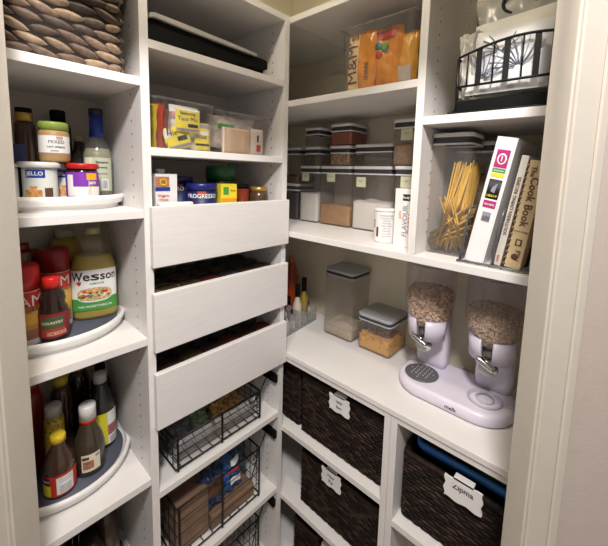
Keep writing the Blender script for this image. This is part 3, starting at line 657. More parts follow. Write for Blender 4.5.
# ================================================================= WIRE BASKETS
def wire_basket(label, z, h, x0=-.405, x1=-.088, y0=.024, y1=.32, rows=3, diag=True):
    t = thing('wire_basket', label, 'wire basket', (0,0,z), group=None)
    r = .0022; mb = MB()
    zt, zb = h, .006
    finish('rim_wire', MB().tube([(x0,y0,zt),(x1,y0,zt),(x1,y1,zt),(x0,y1,zt)], .0036, closed=True), blackm, t)
    finish('base_wire', MB().tube([(x0,y0,zb),(x1,y0,zb),(x1,y1,zb),(x0,y1,zb)], .0030, closed=True), blackm, t)
    mb = MB()
    for k in range(1, rows+1):
        zz = zb+(zt-zb)*k/(rows+1); mb.tube([(x0,y0,zz),(x1,y0,zz),(x1,y1,zz),(x0,y1,zz)], .0014, closed=True)
    for i in range(9): x = x0+(x1-x0)*(i+.5)/9; mb.tube([(x,y0,zb),(x,y1,zb)], .0014)
    for i in range(8):
        y = y0+(y1-y0)*(i+.5)/8; mb.tube([(x1,y,zb),(x1,y,zt)], .0014); mb.tube([(x0,y,zb),(x0,y,zt)], .0014)
    finish('wire_mesh', mb, blackm, t)
    for x in (x0+.006, (x0+x1)/2-.002, x1-.004):
        finish('post', MB().box(x-.0035,x+.0035,y0-.004,y0-.001,-.002,h+.004), blackm, t, .001)
    mb = MB()
    mb.tube([(x1,y0,zt),(x1+.055,y0+.03,zt+.018)], .0025); mb.tube([(x1,y0+.1,zt),(x1+.055,y0+.12,zt+.018)], .0025); mb.tube([(x1-.03,y0,zt-.03),(x1,y0,zt),(x1+.0,y0+.05,zb+.02)], .0022)
    finish('brace', mb, blackm, t)
    for x in (-.0345, -.4625): finish('rail', MB().box(x,x+.013,.004,.32,h+.012,h+.042), blackp, t, .002)
    return t
wire_basket('black wire basket just below the three drawers', .764, .100)
wire_basket('middle black wire basket with snack bags', .449, .190)
wire_basket('lowest black wire basket at the bottom of the corner column', .135, .215)
clear_bin('clear_tray', 'shallow clear tray inside the top wire basket', -.398,-.096,.032,.31,.775,.075)
def bag(label, x, y, z, w, h, d, col, rz=0, rot=None, marks=(), name='snack_bag', texts=()):
    return packet(name, label, 'bag', (x,y,z), w, h, col, rot=rot or (R(-25),0,rz), th=d, marks=marks, texts=texts, crm=.09)
bag('silver grey bag at left in the top wire basket', -.355,.09,.784,.075,.065,.05, mat('grey blue foil',(.15,.16,.19),.3,noise=.5,nscale=30))
bag('pale green bag in the middle of the top wire basket', -.280,.10,.784,.065,.075,.05, mat('mint green wrap',(.16,.24,.15),.3,noise=.8,nscale=60))
bag('golden pasta bag at right in the top wire basket', -.205,.10,.784,.08,.075,.05, mat('golden wrap',(.34,.20,.06),.35,noise=.9,nscale=70))
bag('golden brown bag at the right end of the top wire basket', -.140,.11,.784,.07,.07,.05, mat('amber wrap',(.30,.16,.04),.35,noise=.9,nscale=70))
bag('dark bag behind the others in the top wire basket', -.25,.20,.784,.27,.065,.06, mat('dark wrap',(.06,.04,.03),.4,noise=.6,nscale=30))
t = thing('cardboard_box', 'tan cardboard box at left in the middle wire basket', 'box', (-.342,.135,.457)); finish('carton', MB().box(-.055,.055,-.09,.09,0,.155), mat('cardboard',(.22,.135,.085),.7,noise=.15), t, .002); finish('flap', MB().box(-.055,.055,-.092,-.04,.155,.157), mat('cardboard',(.34,.21,.125),.7), t)
t = thing('cardboard_box', 'low tan cardboard tray along the front of the middle wire basket', 'box', (-.185,.075,.457)); finish('carton', MB().box(-.095,.08,-.04,.04,0,.045), mat('cardboard',(.34,.21,.125),.7), t, .002)
bag('dark blue bag with black print in the middle wire basket', -.262,.060,.515,.085,.125,.05, mat('dark blue wrap',(.018,.04,.10),.35,noise=.8,nscale=40), rot=(R(-12),0,0), marks=((-.03,.03,.05,.10,brownp),))
bag('bright blue and white bag in the middle wire basket', -.175,.07,.510,.070,.125,.04, mat('bright blue wrap',(.03,.10,.28),.35,noise=.8,nscale=60), rot=(R(-12),0,0), marks=((-.02,.03,.03,.05,paper),(-.03,.02,.07,.08,redp),(-.01,.03,.09,.11,paper)))
bag('dark printed bag at the right of the middle wire basket', -.115,.12,.47,.08,.15,.05, mat('dark teal wrap',(.03,.06,.07),.35,noise=.8,nscale=50), rot=(R(-12),0,0))
bag('grey striped bag in the lowest wire basket', -.20,.09,.145,.14,.14,.06, mat('grey wrap',(.22,.20,.20),.35,noise=.8,nscale=60), rot=(R(-15),0,0))
bag('black bag behind the grey one in the lowest wire basket', -.24,.18,.145,.24,.17,.08, mat('dark wrap',(.06,.04,.03),.4), rot=(R(-15),0,0))

# ================================================================= STORAGE CONTAINERS (upper right)
def pop(label, x, y, z, wx, wy, h, fill=None, note=None, group=None, cap='container', band=plast_dk, lid=None, fz=None, r=.014, lidh=.020):
    """square container: clear body, dark seal, white lid. x,y = centre"""
    t = thing('storage_container', label, cap, (x,y,z), group=group)
    mb = MB(); mb.rrect(wx, wy, r, [(.004,.0),(.0008,.004),(0,.01),(0,h-lidh-.009)], cap=False); mb.rrect(wx, wy, r, [(.004,.0),(.004,.001)])
    finish('clear_body', mb, clrd, t)
    finish('seal', MB().rrect(wx, wy, r, [(.002,h-lidh-.006),(.002,h-.008)], cap=False), band, t)
    mb = MB(); mb.rrect(wx, wy, r, [(.0,h-.011),(-.001,h-.010),(-.001,h-.001),(.002,h)]); mb.rrect(wx, wy, r, [(.0,h-lidh-.011),(-.001,h-lidh-.011),(-.001,h-lidh-.006),(.002,h-lidh-.006)], cap=False)
    finish('lid', mb, lid or plast_w, t)
    if note:
        fy, zz, s = note
        mb = MB().box(-wx/2-.0015,-wx/2-.0005,fy-.020,fy+.020,zz-.018,zz+.018,0); text(mb, s, .009, lambda u, v: (-wx/2-.0020, fy-u, zz+.004+v), 1)
        finish('note', mb, [sticky, grayp], t)
    return t
def fillsolid(name, label, cat, x, y, z, wx, wy, h, m, lumpy=.006, r=.012, seed=1):
    rr = random.Random(seed); mb = MB(); n = 14
    mb.rrect(wx, wy, r, [(.003,0),(0,.004),(0,h-lumpy)], cap=False)
    V = [[None]*(n+1) for _ in range(n+1)]
    for i in range(n+1):
        for j in range(n+1):
            u, v = i/n-.5, j/n-.5; e = max(abs(u), abs(v))*2
            V[i][j] = mb.b.verts.new((u*(wx-.004), v*(wy-.004), h-lumpy+(lumpy*(math.sin(u*7+seed)+math.cos(v*6+seed*2))*.5+rr.random()*.0015)*(1-e**4)))
    for i in range(n):
        for j in range(n): mb._f((V[i][j],V[i+1][j],V[i+1][j+1],V[i][j+1]), 0, True)
    mb.rrect(wx, wy, r, [(.003,0),(.004,.0005)])
    o = finish(name, mb, m, loc=(x,y,z)); return tag(o, label, cat, kind='stuff')
ZS = 1.4455; XF = .222
def pc(y0, y1, depth=.118, xf=XF): return (xf+depth/2, (y0+y1)/2+.013, depth, abs(y1-y0)-.004)
sugarm = mat('white sugar', (.80,.79,.77), .8, bump=.3, bscale=400); flourm = mat('white flour', (.82,.80,.76), .9, bump=.3, bscale=300)
bsug = mat('brown sugar', (.42,.23,.09), .8, noise=.15, nscale=60, bump=.6, bscale=160)
x, y, dx, wy = pc(.144,.034)
pop('narrow square container of white sugar with a sticky note', x, y, ZS, dx, wy, .236, note=(.015,.190,'sugar'))
fillsolid('sugar', 'white sugar filling the narrow front container', 'sugar', x, y, ZS+.005, dx-.005, wy-.005, .123, sugarm)
x, y, dx, wy = pc(.030,-.128)
pop('wide container of brown sugar with a sticky note', x, y, ZS, dx, wy, .236, note=(.016,.192,'brown'))
fillsolid('brown_sugar', 'brown sugar in the bottom of the wide front container', 'sugar', x, y, ZS+.005, dx-.005, wy-.005, .082, bsug, .006, seed=3)
x, y, dx, wy = pc(-.132,-.302)
pop('widest container of white flour behind the small can', x, y, ZS, dx, wy, .236, note=(.042,.178,'flour'))
fillsolid('flour', 'white flour in the widest front container', 'flour', x, y, ZS+.005, dx-.005, wy-.005, .112, flourm, .012, seed=5)
x, y, dx, wy = pc(-.325,-.425,.135,.180)
pop('slim empty container behind the corn starch box', x, y, ZS, dx, wy, .236, note=(-.0,.185,'oats'))
x, y, dx, wy = pc(.262,.150)
pop('dark filled container at the left corner, lower of its stack', x, y, ZS, dx, wy, .158)
fillsolid('dark_beans', 'dark beans in the lower corner container', 'beans', x, y, ZS+.005, dx-.005, wy-.005, .118, mat('dark beans', (.03,.02,.016), .5, noise=.6, nscale=150), seed=8)
pop('container at the left corner, upper of its stack', x, y, ZS+.1585, dx, wy, .155)
fillsolid('dried_fruit', 'reddish dried fruit in the upper corner container', 'dried fruit', x, y, ZS+.1635, dx-.005, wy-.005, .035, mat('dried fruit', (.16,.055,.03), .6, noise=.7, nscale=120), seed=9)
ZT = ZS+.2365
x, y, dx, wy = pc(.125,.030,.10)
pop('small empty container on the sugar, lower of two', x, y, ZT, dx, wy-.010, .077)
pop('small empty container topmost above the sugar', x, y, ZT+.0775, dx, wy-.010, .077)
x, y, dx, wy = pc(-.016,-.118,.10)
pop('small container of chopped nuts on the brown sugar', x, y, ZT, dx, wy, .077)
fillsolid('chopped_nuts', 'chopped nuts filling the small stacked container', 'nuts', x, y, ZT+.004, dx-.005, wy-.005, .050, mat('chopped nuts', (.42,.27,.13), .7, noise=.75, nscale=110), .008, seed=12)
x, y, dx, wy = pc(-.016,-.124,.115)
pop('container of red powder, topmost above the nuts', x, y, ZT+.0775, dx, wy, .082)
fillsolid('paprika', 'orange red powder in the topmost container', 'spice', x, y, ZT+.0815, dx-.005, wy-.005, .050, mat('paprika', (.36,.085,.035), .8, noise=.15, nscale=60), seed=14)
x, y, dx, wy = pc(-.136,-.300,.11)
pop('wide low empty container on top of the flour', x, y, ZT, dx, wy, .078)
x, y, dx, wy = pc(-.308,-.415,.12,.190)
pop('tall container of brown grain at right against the divider', x, y, ZT, dx, wy, .150, note=(.0,.100,'rice'))
fillsolid('brown_grain', 'brown grain in the container against the divider', 'grain', x, y, ZT+.005, dx-.005, wy-.005, .070, mat('brown grain', (.33,.19,.09), .8, noise=.25, nscale=100), seed=15)
# small can + box in front
t = bottle('baking_powder_can', 'small white can with dark printed text in front of the flour', 'can', .105,-.336, ZS, [('body', [(.0330,0),(.034,.002),(.034,.093),(.033,.096)], plast_w), ('lid', [(.0345,.095),(.0345,.101),(.032,.103),(0,.103)], paper)])
lines = [('Nutrition Facts',.0070,.004,.084,grayp)]+[('%s' % s,0.0055,.004,.076-.0078*i,grayp) for i, s in enumerate(('Serving size 1 tsp','Calories 0','Total Fat 0g','Sodium 100mg','Carbs 0g','Protein 0g','corn starch','baking soda'))]
wrap(t, .034, .004, .091, paper, CAMA(.1,-.35), 88, marks=((-.028,-.020,.018,.048,brownp),(-.042,-.034,.044,.070,grayp)), texts=lines)
t = thing('starch_box', 'tall white box with grey and orange sideways lettering beside the divider', 'box', (.090,-.420,ZS)); t.scale = (.9,.86,.84)
finish('carton', MB().box(-.022,.022,-.042,.042,0,.200), paper, t, .001)
mb = MB(); ff = lambda cu, cv: (lambda u, v: (-.0226, -(u+cu), v+cv))
mb.box(-.0226,-.022,-.016,.014,.160,.182,0, m=Matrix.Rotation(R(0),4,'X')); text(mb, 'Rudy', .012, lambda u, v: (-.0232, -(u-.001), v+.171), 1)
text(mb, 'FLAVOUR', .025, ff(-.002,.09), 2, PI/2); text(mb, 'CORN', .025, ff(.018,.08), 3, PI/2); text(mb, 'pure', .014, ff(-.022,.11), 3, PI/2)
finish('print', mb, [black, paper, grayp, mat('orange print',(.75,.22,.05),.6)], t)

# M&M bin on top shelf
ZM = 1.8938
t = thing('clear_bin', 'clear bin of chocolate candy bags on the top right shelf', 'bin', (.145,-.300,ZM)); t.scale = (.92,.93,.80)
mb = MB(); mb.rrect(.19,.262,.012,[(.010,.001),(0,.240),(-.004,.244),(-.004,.252),(-.001,.252)], cap=False); mb.rrect(.19,.262,.012,[(.010,.001),(.011,.0015)]); finish('bin_wall', mb, clear('clear bin plastic', (.88,.86,.84), .14), t)
mb = MB(); mb.tube([(-.098,.134,.250),(-.098,-.134,.250),(.098,-.134,.250),(.098,.134,.250)], .0035, closed=True); finish('rim', mb, clear('clear rim', (.80,.78,.76), .5), t)
def xpacket(*a, **k):
    k.setdefault('rot', (0,0,-PI/2)); k.setdefault('crm', .05); return packet(*a, **k)
mm = mat('candy orange', (.80,.30,.012), .3, noise=.18, nscale=30)
xpacket('candy_bag', 'orange candy bag with large sideways brown M&M lettering', 'bag', (.080,-.240,1.902), .100,.180, mm, th=.022, marks=((-.046,-.004,.006,.172,mat('candy pale',(.85,.62,.35),.4)),), texts=(("M&M's",.054,-.024,.100,brownp,PI/2),('SHARE',.018,.024,.060,brownp,PI/2)))
xpacket('candy_bag', 'orange candy bag folded over, with red and green candies pictured', 'bag', (.096,-.318,1.902), .105,.180, mm, th=.03, marks=((-.036,.036,.145,.168,redp),), texts=(('SIZE',.018,-.040,.050,brownp,PI/2),))
xpacket('candy_bag', 'yellow orange candy bag at the right end of the clear bin', 'bag', (.105,-.380,1.902), .062,.155, mat('candy yellow',(.85,.42,.02),.3,noise=.15), th=.03, marks=((-.02,.02,.02,.06,mat('silver print',(.6,.55,.5),.3)),))
xpacket('candy_bag', 'brown candy bag at the back of the clear bin', 'bag', (.175,-.30,1.902), .17,.165, mat('brown wrap',(.22,.09,.04),.35,noise=.3), th=.05)
for i, (dy, dz, m) in enumerate(((-.300,.110,redp),(-.318,.128,greenp),(-.296,.134,mat('candy teal',(.02,.16,.14),.3)))):
    mb = MB().ell((0,0,0),(.005,.012,.012),0,u=20,v=12); o = finish('candy_picture', mb, m)
    par = [q for q in C.objects if q.name.startswith('candy_bag')][1]; o.parent = par; o.location = (-(dy+.318)*1.0, -.017, dz-.008)
    o.rotation_euler = (0,0,PI/2)

# ================================================================= WIRE NAPKIN BASKET (top right)
ZW = 1.7987
t = thing('wire_carrier', 'black wire basket with arched front and ring handle on the top right shelf', 'wire basket', (.118,-.660,ZW)); t.scale = (.92,1,.80)
mb = MB()
fxx = -.105; y0_, y1_ = .105, -.150
def arc(n=24, x=fxx):
    return [(x, y0_+(y1_-y0_)*i/n, .155+.038*math.sin(PI*(i/n*.86+.07))) for i in range(n+1)]
mb.tube(arc(), .0038); mb.tube([(fxx,y0_,.080),(fxx,y1_,.082)], .0036)
mb.tube([(fxx,y0_,.160),(fxx,y0_,.012)], .0036); mb.tube([(fxx,y1_,.160),(fxx,y1_,.012)], .0036)
mb.tube([(fxx,y0_,.160),(.15,y0_,.13),(.15,y1_,.13),(fxx,y1_,.160)], .0034); mb.tube([(fxx,y0_,.080),(.15,y0_,.080),(.15,y1_,.08),(fxx,y1_,.08)], .0034)
mb.tube([(fxx-.01,y0_+.012,.0035),(.15,y0_+.012,.0035),(.15,y1_-.012,.0035),(fxx-.01,y1_-.012,.0035)], .0035, closed=True)
mb.tube([(fxx,y0_,.012),(fxx-.012,y0_+.014,.003)], .0036)
finish('frame', mb, blackm, t)
yy = [.084,.060,.030,.004,-.026,-.052,-.080,-.106,-.132]
for i, q in enumerate(yy):
    k = (y0_-q)/(y0_-y1_); zt = .155+.038*math.sin(PI*(k*.86+.07))
    if i % 2: finish('flat_slat', MB().box(fxx-.0012,fxx+.0012,q-.0058,q+.0058,.080,zt), blackm, t)
    else: finish('thin_wire', MB().tube([(fxx,q,.080),(fxx,q,zt)], .0019), blackm, t)
finish('base_tray', MB().box(fxx+.004,.146,y1_+.004,y0_-.004,.006,.012).box(fxx-.002,fxx+.004,y1_,y0_,.004,.040), blackp, t, .002)
mb = MB(); rc = (-.012,.006,.330); mb.tube([(rc[0], rc[1]+.036*math.cos(2*PI*i/28), rc[2]+.034*math.sin(2*PI*i/28)) for i in range(28)], .0042, closed=True); mb.tube([(rc[0],rc[1],.304),(rc[0],rc[1],.07)], .004)
finish('ring_handle', mb, blackm, t)
pbag = packet('printed_napkin_pack', 'white pack printed with blue grey botanical pattern in the wire basket', 'pack', (.040,-.650,ZW+.046), .165,.142, mat('white napkin wrap', (.74,.74,.74), .35, noise=.03), rot=(R(-4),0,-PI/2), th=.02)
mb = MB(); rr = random.Random(4)
for cx_, cz_, n_, L_ in ((-.045,.030,13,.060),(.028,.045,13,.065),(-.012,.085,11,.048)):
    for i in range(n_):
        a = PI*(.02+.96*i/(n_-1)); cx_ = cx_*1.0; pts = [(cx_+L_*s*math.cos(a+.25*s), -.0125-.001*math.sin(3*s), cz_+L_*s*math.sin(a+.25*s)) for s in (.12,.4,.7,1)]
        if all(abs(p[0]) < .076 and .008 < p[2] < .128 for p in pts): mb.tube(pts, .0009*(1+rr.random()*.5), seg=4, mi=0 if rr.random() < .5 else 1)
finish('botanical_print', mb, [mat('slate print', (.16,.18,.26), .6), mat('pale slate print', (.38,.40,.46), .6)], pbag)
packet('napkin_pack', 'plain cream napkin pack standing tall behind the printed one', 'pack', (.075,-.672,ZW+.046), .175,.172, mat('cream napkin', (.70,.68,.60), .5), rot=(R(2),R(-4),-PI/2), th=.03)
packet('plastic_bag', 'crumpled translucent bag bulging at the left of the wire basket', 'bag', (.06,-.574,ZW+.046), .050,.150, mat('milky wrap', (.55,.52,.46), .3, noise=.2, nscale=30), rot=(0,R(-3),-PI/2), th=.05, crm=.08)
packet('plastic_bag', 'rounded grey plastic bag at the back of the wire basket', 'bag', (.135,-.655,ZW+.046), .20,.25, mat('grey milky wrap', (.42,.41,.37), .3, noise=.15, nscale=20), rot=(0,0,-PI/2), th=.07, crm=.05)

# ================================================================= PASTA, BINDER, BOOKS
x, y = .14+.055, -.533
pop('tall clear container full of spaghetti on the right shelf', .117, -.534, ZS, .105, .105, .318, lid=plast_w, r=.016)
sp = mat('spaghetti', (.78,.48,.07), .5)
rr = random.Random(21); proto = None; SC = .98
for i in range(110):
    if i < 88: # bundle leaning right
        bx = (rr.random()-.5)*.085; by = .030-rr.random()*.055; tx_ = bx+(rr.random()-.5)*.03; ty = by-.030-rr.random()*.035; bz = .008+rr.random()*.02; tz = .225+rr.random()*.035
        if i % 7 == 0: ty, by = by, ty; tz -= .09
        tx_ = max(-.045,min(.045,tx_)); by = max(-.048,min(.05,by)); ty = max(-.052,min(.052,ty))
    else:
        bx = (rr.random()-.5)*.08; by = .05; ty = -.05; tx_ = bx; bz = .01+rr.random()*.04; tz = bz+.03+rr.random()*.09
    A_ = Vector((bx*SC,by*SC,bz)); B_ = Vector((tx_*SC,ty*SC,tz*.95)); d_ = B_-A_
    if proto is None:
        mb = MB(); mb.tube([(0,0,0),(0,0,1)], .0013, seg=5); proto = finish('spaghetti_strand', mb, sp)
        o = proto
    else: o = proto.copy(); C.objects.link(o)
    o.rotation_euler = d_.to_track_quat('Z','Y').to_euler(); o.scale = (1.5,1.5,d_.length); o.location = Vector((.117,-.534,ZS+.002))+A_
    tag(o, 'thin yellow spaghetti strand in the tall clear container', 'spaghetti', 'spaghetti strands in the tall container')
pop('tall clear container of brown pasta behind the spaghetti', .235, -.560, ZS, .105, .105, .305)
fillsolid('brown_pasta', 'brown pasta filling the container behind the spaghetti', 'pasta', 0.235,-.560,ZS+.005,.094,.094,.215,mat('brown pasta', (.20,.12,.06), .7, noise=.5, nscale=80, stretch=(4,4,1)), seed=31)
# file rack
t = thing('file_rack', 'grey wire rack holding the binder and cookbooks', 'rack', (.018,-.616,ZS))
mb = MB()
for i in range(9): mb.tube([(0+.002,.03-i*.024,.003),(.20,.03-i*.024,.003)], .002)
mb.tube([(.002,.03,.0045),(.002,-.165,.0045)], .0025); mb.tube([(.2,.03,.0045),(.2,-.165,.0045)], .0025)
finish('base_wires', mb, mat('grey wire', (.16,.16,.17), .4, metal=.5), t)
for yy_ in (.024,-.048,-.120):
    mb = MB(); mb.tube([(.004,yy_,.004),(.004,yy_-.012,.120),(.010,yy_-.014,.135),(.09,yy_-.014,.137),(.10,yy_-.012,.12),(.10,yy_,.004)], .0028)
    finish('divider_wire', mb, mat('grey wire', (.16,.16,.17), .4, metal=.5), t)
def leaning(name, label, cat, y, z, w, h, d, tilt, x):
    return thing(name, label, cat, (x,y,z), rot=(tilt,0,0))
t = leaning('binder', 'large white ring binder with magenta and black sticker leaning right', 'binder', -.6215,ZS+.0035,.043,.300,.25,R(9.8),.027); t.scale = (1,.90,.935)
mb = MB(); mb.box(0,.245,.0195,.0235,0,.318); mb.box(0,.245,-.0235,-.0195,0,.318); mb.box(0,.004,-.0195,.0195,0,.318); finish('cover', mb, mat('white vinyl', (.80,.80,.80), .35), t, .001)
finish('pages', MB().box(.012,.235,-.0185,.0185,.008,.308), paper, t)
tag_ = MB(); tx = lambda cu, cv: (lambda u, v: (-.0016, -(u+cu), v+cv))
tag_.box(-.0008,0,-.015,.015,.245,.288,0); tag_.box(-.0008,0,-.015,.015,.233,.243,3); tag_.box(-.0008,0,-.015,.015,.222,.231,4)
tag_.rrect(.0008,.030,.0003,[(0,.168),(0,.216)],c=(-.0005,0,0),mi=1); tag_.box(-.0008,0,-.015,.015,.145,.163,0)
tag_.ell((-.0010,0,.266),(.0006,.011,.0135),2,u=16,v=10); tag_.ell((-.0016,0,.266),(.0006,.0075,.010),0,u=16,v=10); text(tag_,'1',.018,lambda u,v:(-.0026,-u,v+.266),2)
tag_.quad([(-.0016,.006,.186),(-.0016,-.004,.183),(-.0016,-.007,.208),(-.0016,.004,.196)],5); text(tag_,'HEAVY',.008,tx(0,.175),4); text(tag_,'durable',.008,tx(0,.154),2); text(tag_,'EasyView',.006,tx(0,.2375),2)
tag_.box(-.0008,0,-.010,.010,.110,.134,5); 
for i in range(6): tag_.box(-.0012,0,-.009+.003*i,-.0075+.003*i,.112,.124,1)
finish('sticker', tag_, [magenta, black, paper, greenp, yellow, grayp], t)
t = leaning('cookbook', 'thin white cookbook with red title between binder and comb-bound book', 'book', -.671,ZS+.006,.018,.27,.2,R(8.6),.030); t.scale = (1,.85,.93)
mb = MB(); mb.box(0,.2,-.0085,.0085,0,.272); finish('cover', mb, mat('off white cover',(.62,.58,.52),.5), t, .001)
mb = MB(); text(mb,'SOUTHERN LIVING RECIPES',.0115,lambda u,v:(-.0008,-u,v+.15),0,PI/2); text(mb,'1979',.009,lambda u,v:(-.0008,-u,v+.018),1,PI/2); finish('title', mb, [brownp, redp], t)
t = leaning('cookbook', 'tan comb-bound cookbook with The Cook Book on its side', 'book', -.701,ZS+.006,.03,.26,.2,R(7.6),.026); t.scale = (1,.88,.92)
mb = MB(); mb.box(0,.2,-.020,.016,0,.262); finish('cover', mb, tan, t, .001)
mb = MB(); tb = lambda cu, cv: (lambda u, v: (-.0010, -(u+cu), v+cv))
text(mb,'The',.016,tb(-.004,.236),0,-PI/2); text(mb,'Cook Book',.025,tb(.003,.165),0,-PI/2)
mb.box(-.0010,0,-.010,.004,.058,.074,0); mb.box(-.0014,0,-.0065,.0005,.061,.071,1); mb.ell((-.0008,-.002,.030),(.0005,.008,.008),0); text(mb,'favorite recipes',.006,tb(.0,.093),0); text(mb,'FSU',.016,tb(.006,.034),0,-PI/2)
finish('title', mb, [brownp, tan], t)
mb = MB()
for i in range(17): mb.lathe([(.0022,0),(.0042,.004),(.0022,.008)], c=(.002,.0170,.004+.0150*i), seg=10)
finish('comb_binding', mb, mat('brown comb',(.16,.09,.05),.4), t)
t = leaning('cookbook', 'dark book standing nearest the door jamb behind the comb-bound one', 'book', -.745,ZS+.006,.03,.26,.2,R(7),.07)
finish('cover', MB().box(.02,.2,-.02,.02,0,.245), blackp, t, .001)

# ================================================================= COUNTER
t = pop('tall clear container with grey lid and a little rice in the corner of the counter', .281, -.078, CT+.0005, .130, .145, .278, lid=mat('grey lid', (.40,.41,.42), .32), r=.018, lidh=.016)
fillsolid('rice', 'pale rice in the bottom of the tall grey-lidded container', 'rice', 0.281,-.078,CT+.006,.124,.139,.050,mat('pale rice', (.58,.49,.36), .8, noise=.2, nscale=220, bump=.5, bscale=300), .014, seed=41)
t = pop('short clear container with grey lid and orange cereal on the counter', .284, -.247, CT+.0005, .138, .142, .140, lid=mat('grey lid', (.40,.41,.42), .32), r=.018, lidh=.016)
def pieces(name, label, cat, test, n, rs, mats, seed, shape='loop', kind='stuff'):
    rr = random.Random(seed); mb = MB(); k = 0
    for _ in range(n):
        c = test(rr)
        if c is None: continue
        m = Euler((rr.random()*6,rr.random()*6,rr.random()*6)).to_matrix().to_4x4(); mi = rr.randrange(len(mats))
        s = rs*(.75+.5*rr.random())
        if shape == 'loop':
            rings = []
            for i in range(7):
                a = 2*PI*i/7; rings.append([mb.b.verts.new(Vector(c)+(m @ Vector(((s+s*.42*math.cos(b_))*math.cos(a),(s+s*.42*math.cos(b_))*math.sin(a),s*.42*math.sin(b_))))) for b_ in (0,PI/2,PI,3*PI/2)])
            for i in range(7):
                for j in range(4): mb._f((rings[i][j],rings[(i+1)%7][j],rings[(i+1)%7][(j+1)%4],rings[i][(j+1)%4]), mi, True)
        else:
            mb.ell(c, (s*1.5,s*.75,s*.6), mi, m, u=6, v=4)
    return tag(finish(name, mb, mats), label, cat, kind=kind)
cer = [mat('cereal amber',(.70,.34,.06),.7), mat('cereal gold',(.78,.43,.10),.7), mat('cereal brown',(.48,.23,.06),.7)]
def boxfill(cx, cy, wx, wy, z0, h): 
    def f(rr):
        u, v = rr.random()-.5, rr.random()-.5; return (cx+u*wx, cy+v*wy, z0+h*(1-rr.random()**2*.9)+.008*math.sin(u*6)*math.cos(v*5))
    return f
pieces('orange_cereal', 'small orange cereal pieces in the short container', 'cereal', boxfill(.284,-.247,.118,.122,CT+.022,.028), 1200, .0052, cer, 5, 'oval')
o = bpy.data.objects['orange_cereal']; b_ = bmesh.new(); b_.from_mesh(o.data); w_ = MB(); w_.b.free(); w_.b = b_
w_.box(.284-.060,.284+.060,-.247-.062,-.247+.062,CT+.006,CT+.047,1); b_.to_mesh(o.data); b_.free()
# acrylic organizer with small bottles, turned across the corner
t = thing('acrylic_organizer', 'clear acrylic organizer holding small bottles in the counter corner', 'organizer', (.30,.155,CT+.0005), R(0))
def wbox(mb, x0,x1,y0,y1,z0,z1,t_=.003):
    mb.box(x0,x1,y0,y1,z0,z0+t_); mb.box(x0,x0+t_,y0,y1,z0,z1); mb.box(x1-t_,x1,y0,y1,z0,z1); mb.box(x0,x1,y0,y0+t_,z0,z1); mb.box(x0,x1,y1-t_,y1,z0,z1)
P0 = Vector((.040,.060,CT+.0005)); P1 = Vector((.285,.088,CT+.0005))
ang = math.atan2(P1.y-P0.y, P1.x-P0.x); t.location = P0; t.rotation_euler = (0,0,ang)
LW = (P1-P0).length
mb = MB(); wbox(mb, 0,LW,0,.19,0,.060); finish('tray', mb, clear('acrylic', (.88,.88,.88), .3), t)
mb = MB()
for i in range(1, 6): mb.box(LW*i/6-.0015,LW*i/6+.0015,.003,.05,.003,.080)
mb.box(.0,LW,.05,.053,.003,.085); finish('divider', mb, clear('acrylic', (.88,.88,.88), .3), t)
mb = MB(); mb.tube([(-.003,.035+.032*math.cos(PI*i/10), .060+.045*math.sin(PI*i/10)) for i in range(11)], .003); finish('handle', mb, clear('clear rim', (.80,.78,.76), .5), t)
RM = Matrix.Rotation(ang, 4, 'Z')
def orgp(u, v, z): q = RM @ Vector((u, v, z)); return (P0.x+q.x, P0.y+q.y, P0.z+z)
tip = mat('milk white plastic', (.70,.70,.68), .4)
for i in range(6):
    p = orgp(.022+LW/6*i*.96, .026, .0035)
    lab = ['leftmost white dropper bottle with a printed logo','second white dropper bottle from the left','third small bottle from the left in the organizer','fourth small bottle from the left in the organizer','fifth small bottle from the left in the organizer','rightmost small bottle of the front row in the organizer'][i]
    m_ = tip if i < 2 else (plast_w if i in (3,5) else mat('grey frosted', (.40,.38,.36), .3))
    tt = bottle('dropper_bottle', lab, 'bottle', p[0], p[1], p[2], [('body', [(.013,0),(.0145,.003),(.0145,.042),(.007,.058),(.006,.062)], m_), ('nozzle', [(.0055,.062),(.0035,.082),(.002,.088),(0,.089)], tip if i < 2 else blackp)])
    wrap(tt, .0147, .008, .038, paper, CAMA(p[0],p[1]), 70, texts=(('S',.018,0,.024,grayp),))
for i, (u, v, h, mb_, cp, lb) in enumerate(((.165,.148,.100,mat('mauve liquid',(.30,.16,.20),.3),blackp,'mauve bottle with black cap behind the dropper bottles'),(.180,.108,.150,mat('cream liquid',(.58,.52,.40),.4),blackp,'cream bottle with black cap behind the dropper bottles'),(.225,.112,.165,mat('olive oil small',(.26,.19,.03),.3),blackp,'golden bottle with black cap at the right of the back row'),(.135,.165,.170,mat('dark red extract',(.20,.03,.03),.3),blackp,'tall dark red bottle at the back left of the organizer'))):
    p = (u, v, CT+.0045); r_ = .019
    bottle('extract_bottle', lb, 'bottle', p[0], p[1], p[2], [('body', [(r_*.9,0),(r_,.004),(r_,h*.60),(r_*.45,h*.82),(r_*.42,h*.86)], mb_), ('cap', [(r_*.55,h*.85),(r_*.55,h*1.18),(r_*.5,h*1.2),(0,h*1.2)], cp)])
bottle('orange_bottle', 'orange red squeeze bottle standing in the dark corner behind the organizer', 'bottle', .27,.236, CT+.0005, [('body', [(.030,0),(.032,.005),(.032,.18),(.018,.225),(.014,.24)], mat('orange red sauce',(.34,.05,.015),.3)), ('cap', [(.015,.24),(.013,.262),(.006,.274),(0,.275)], mat('orange cap',(.5,.16,.03),.4))])
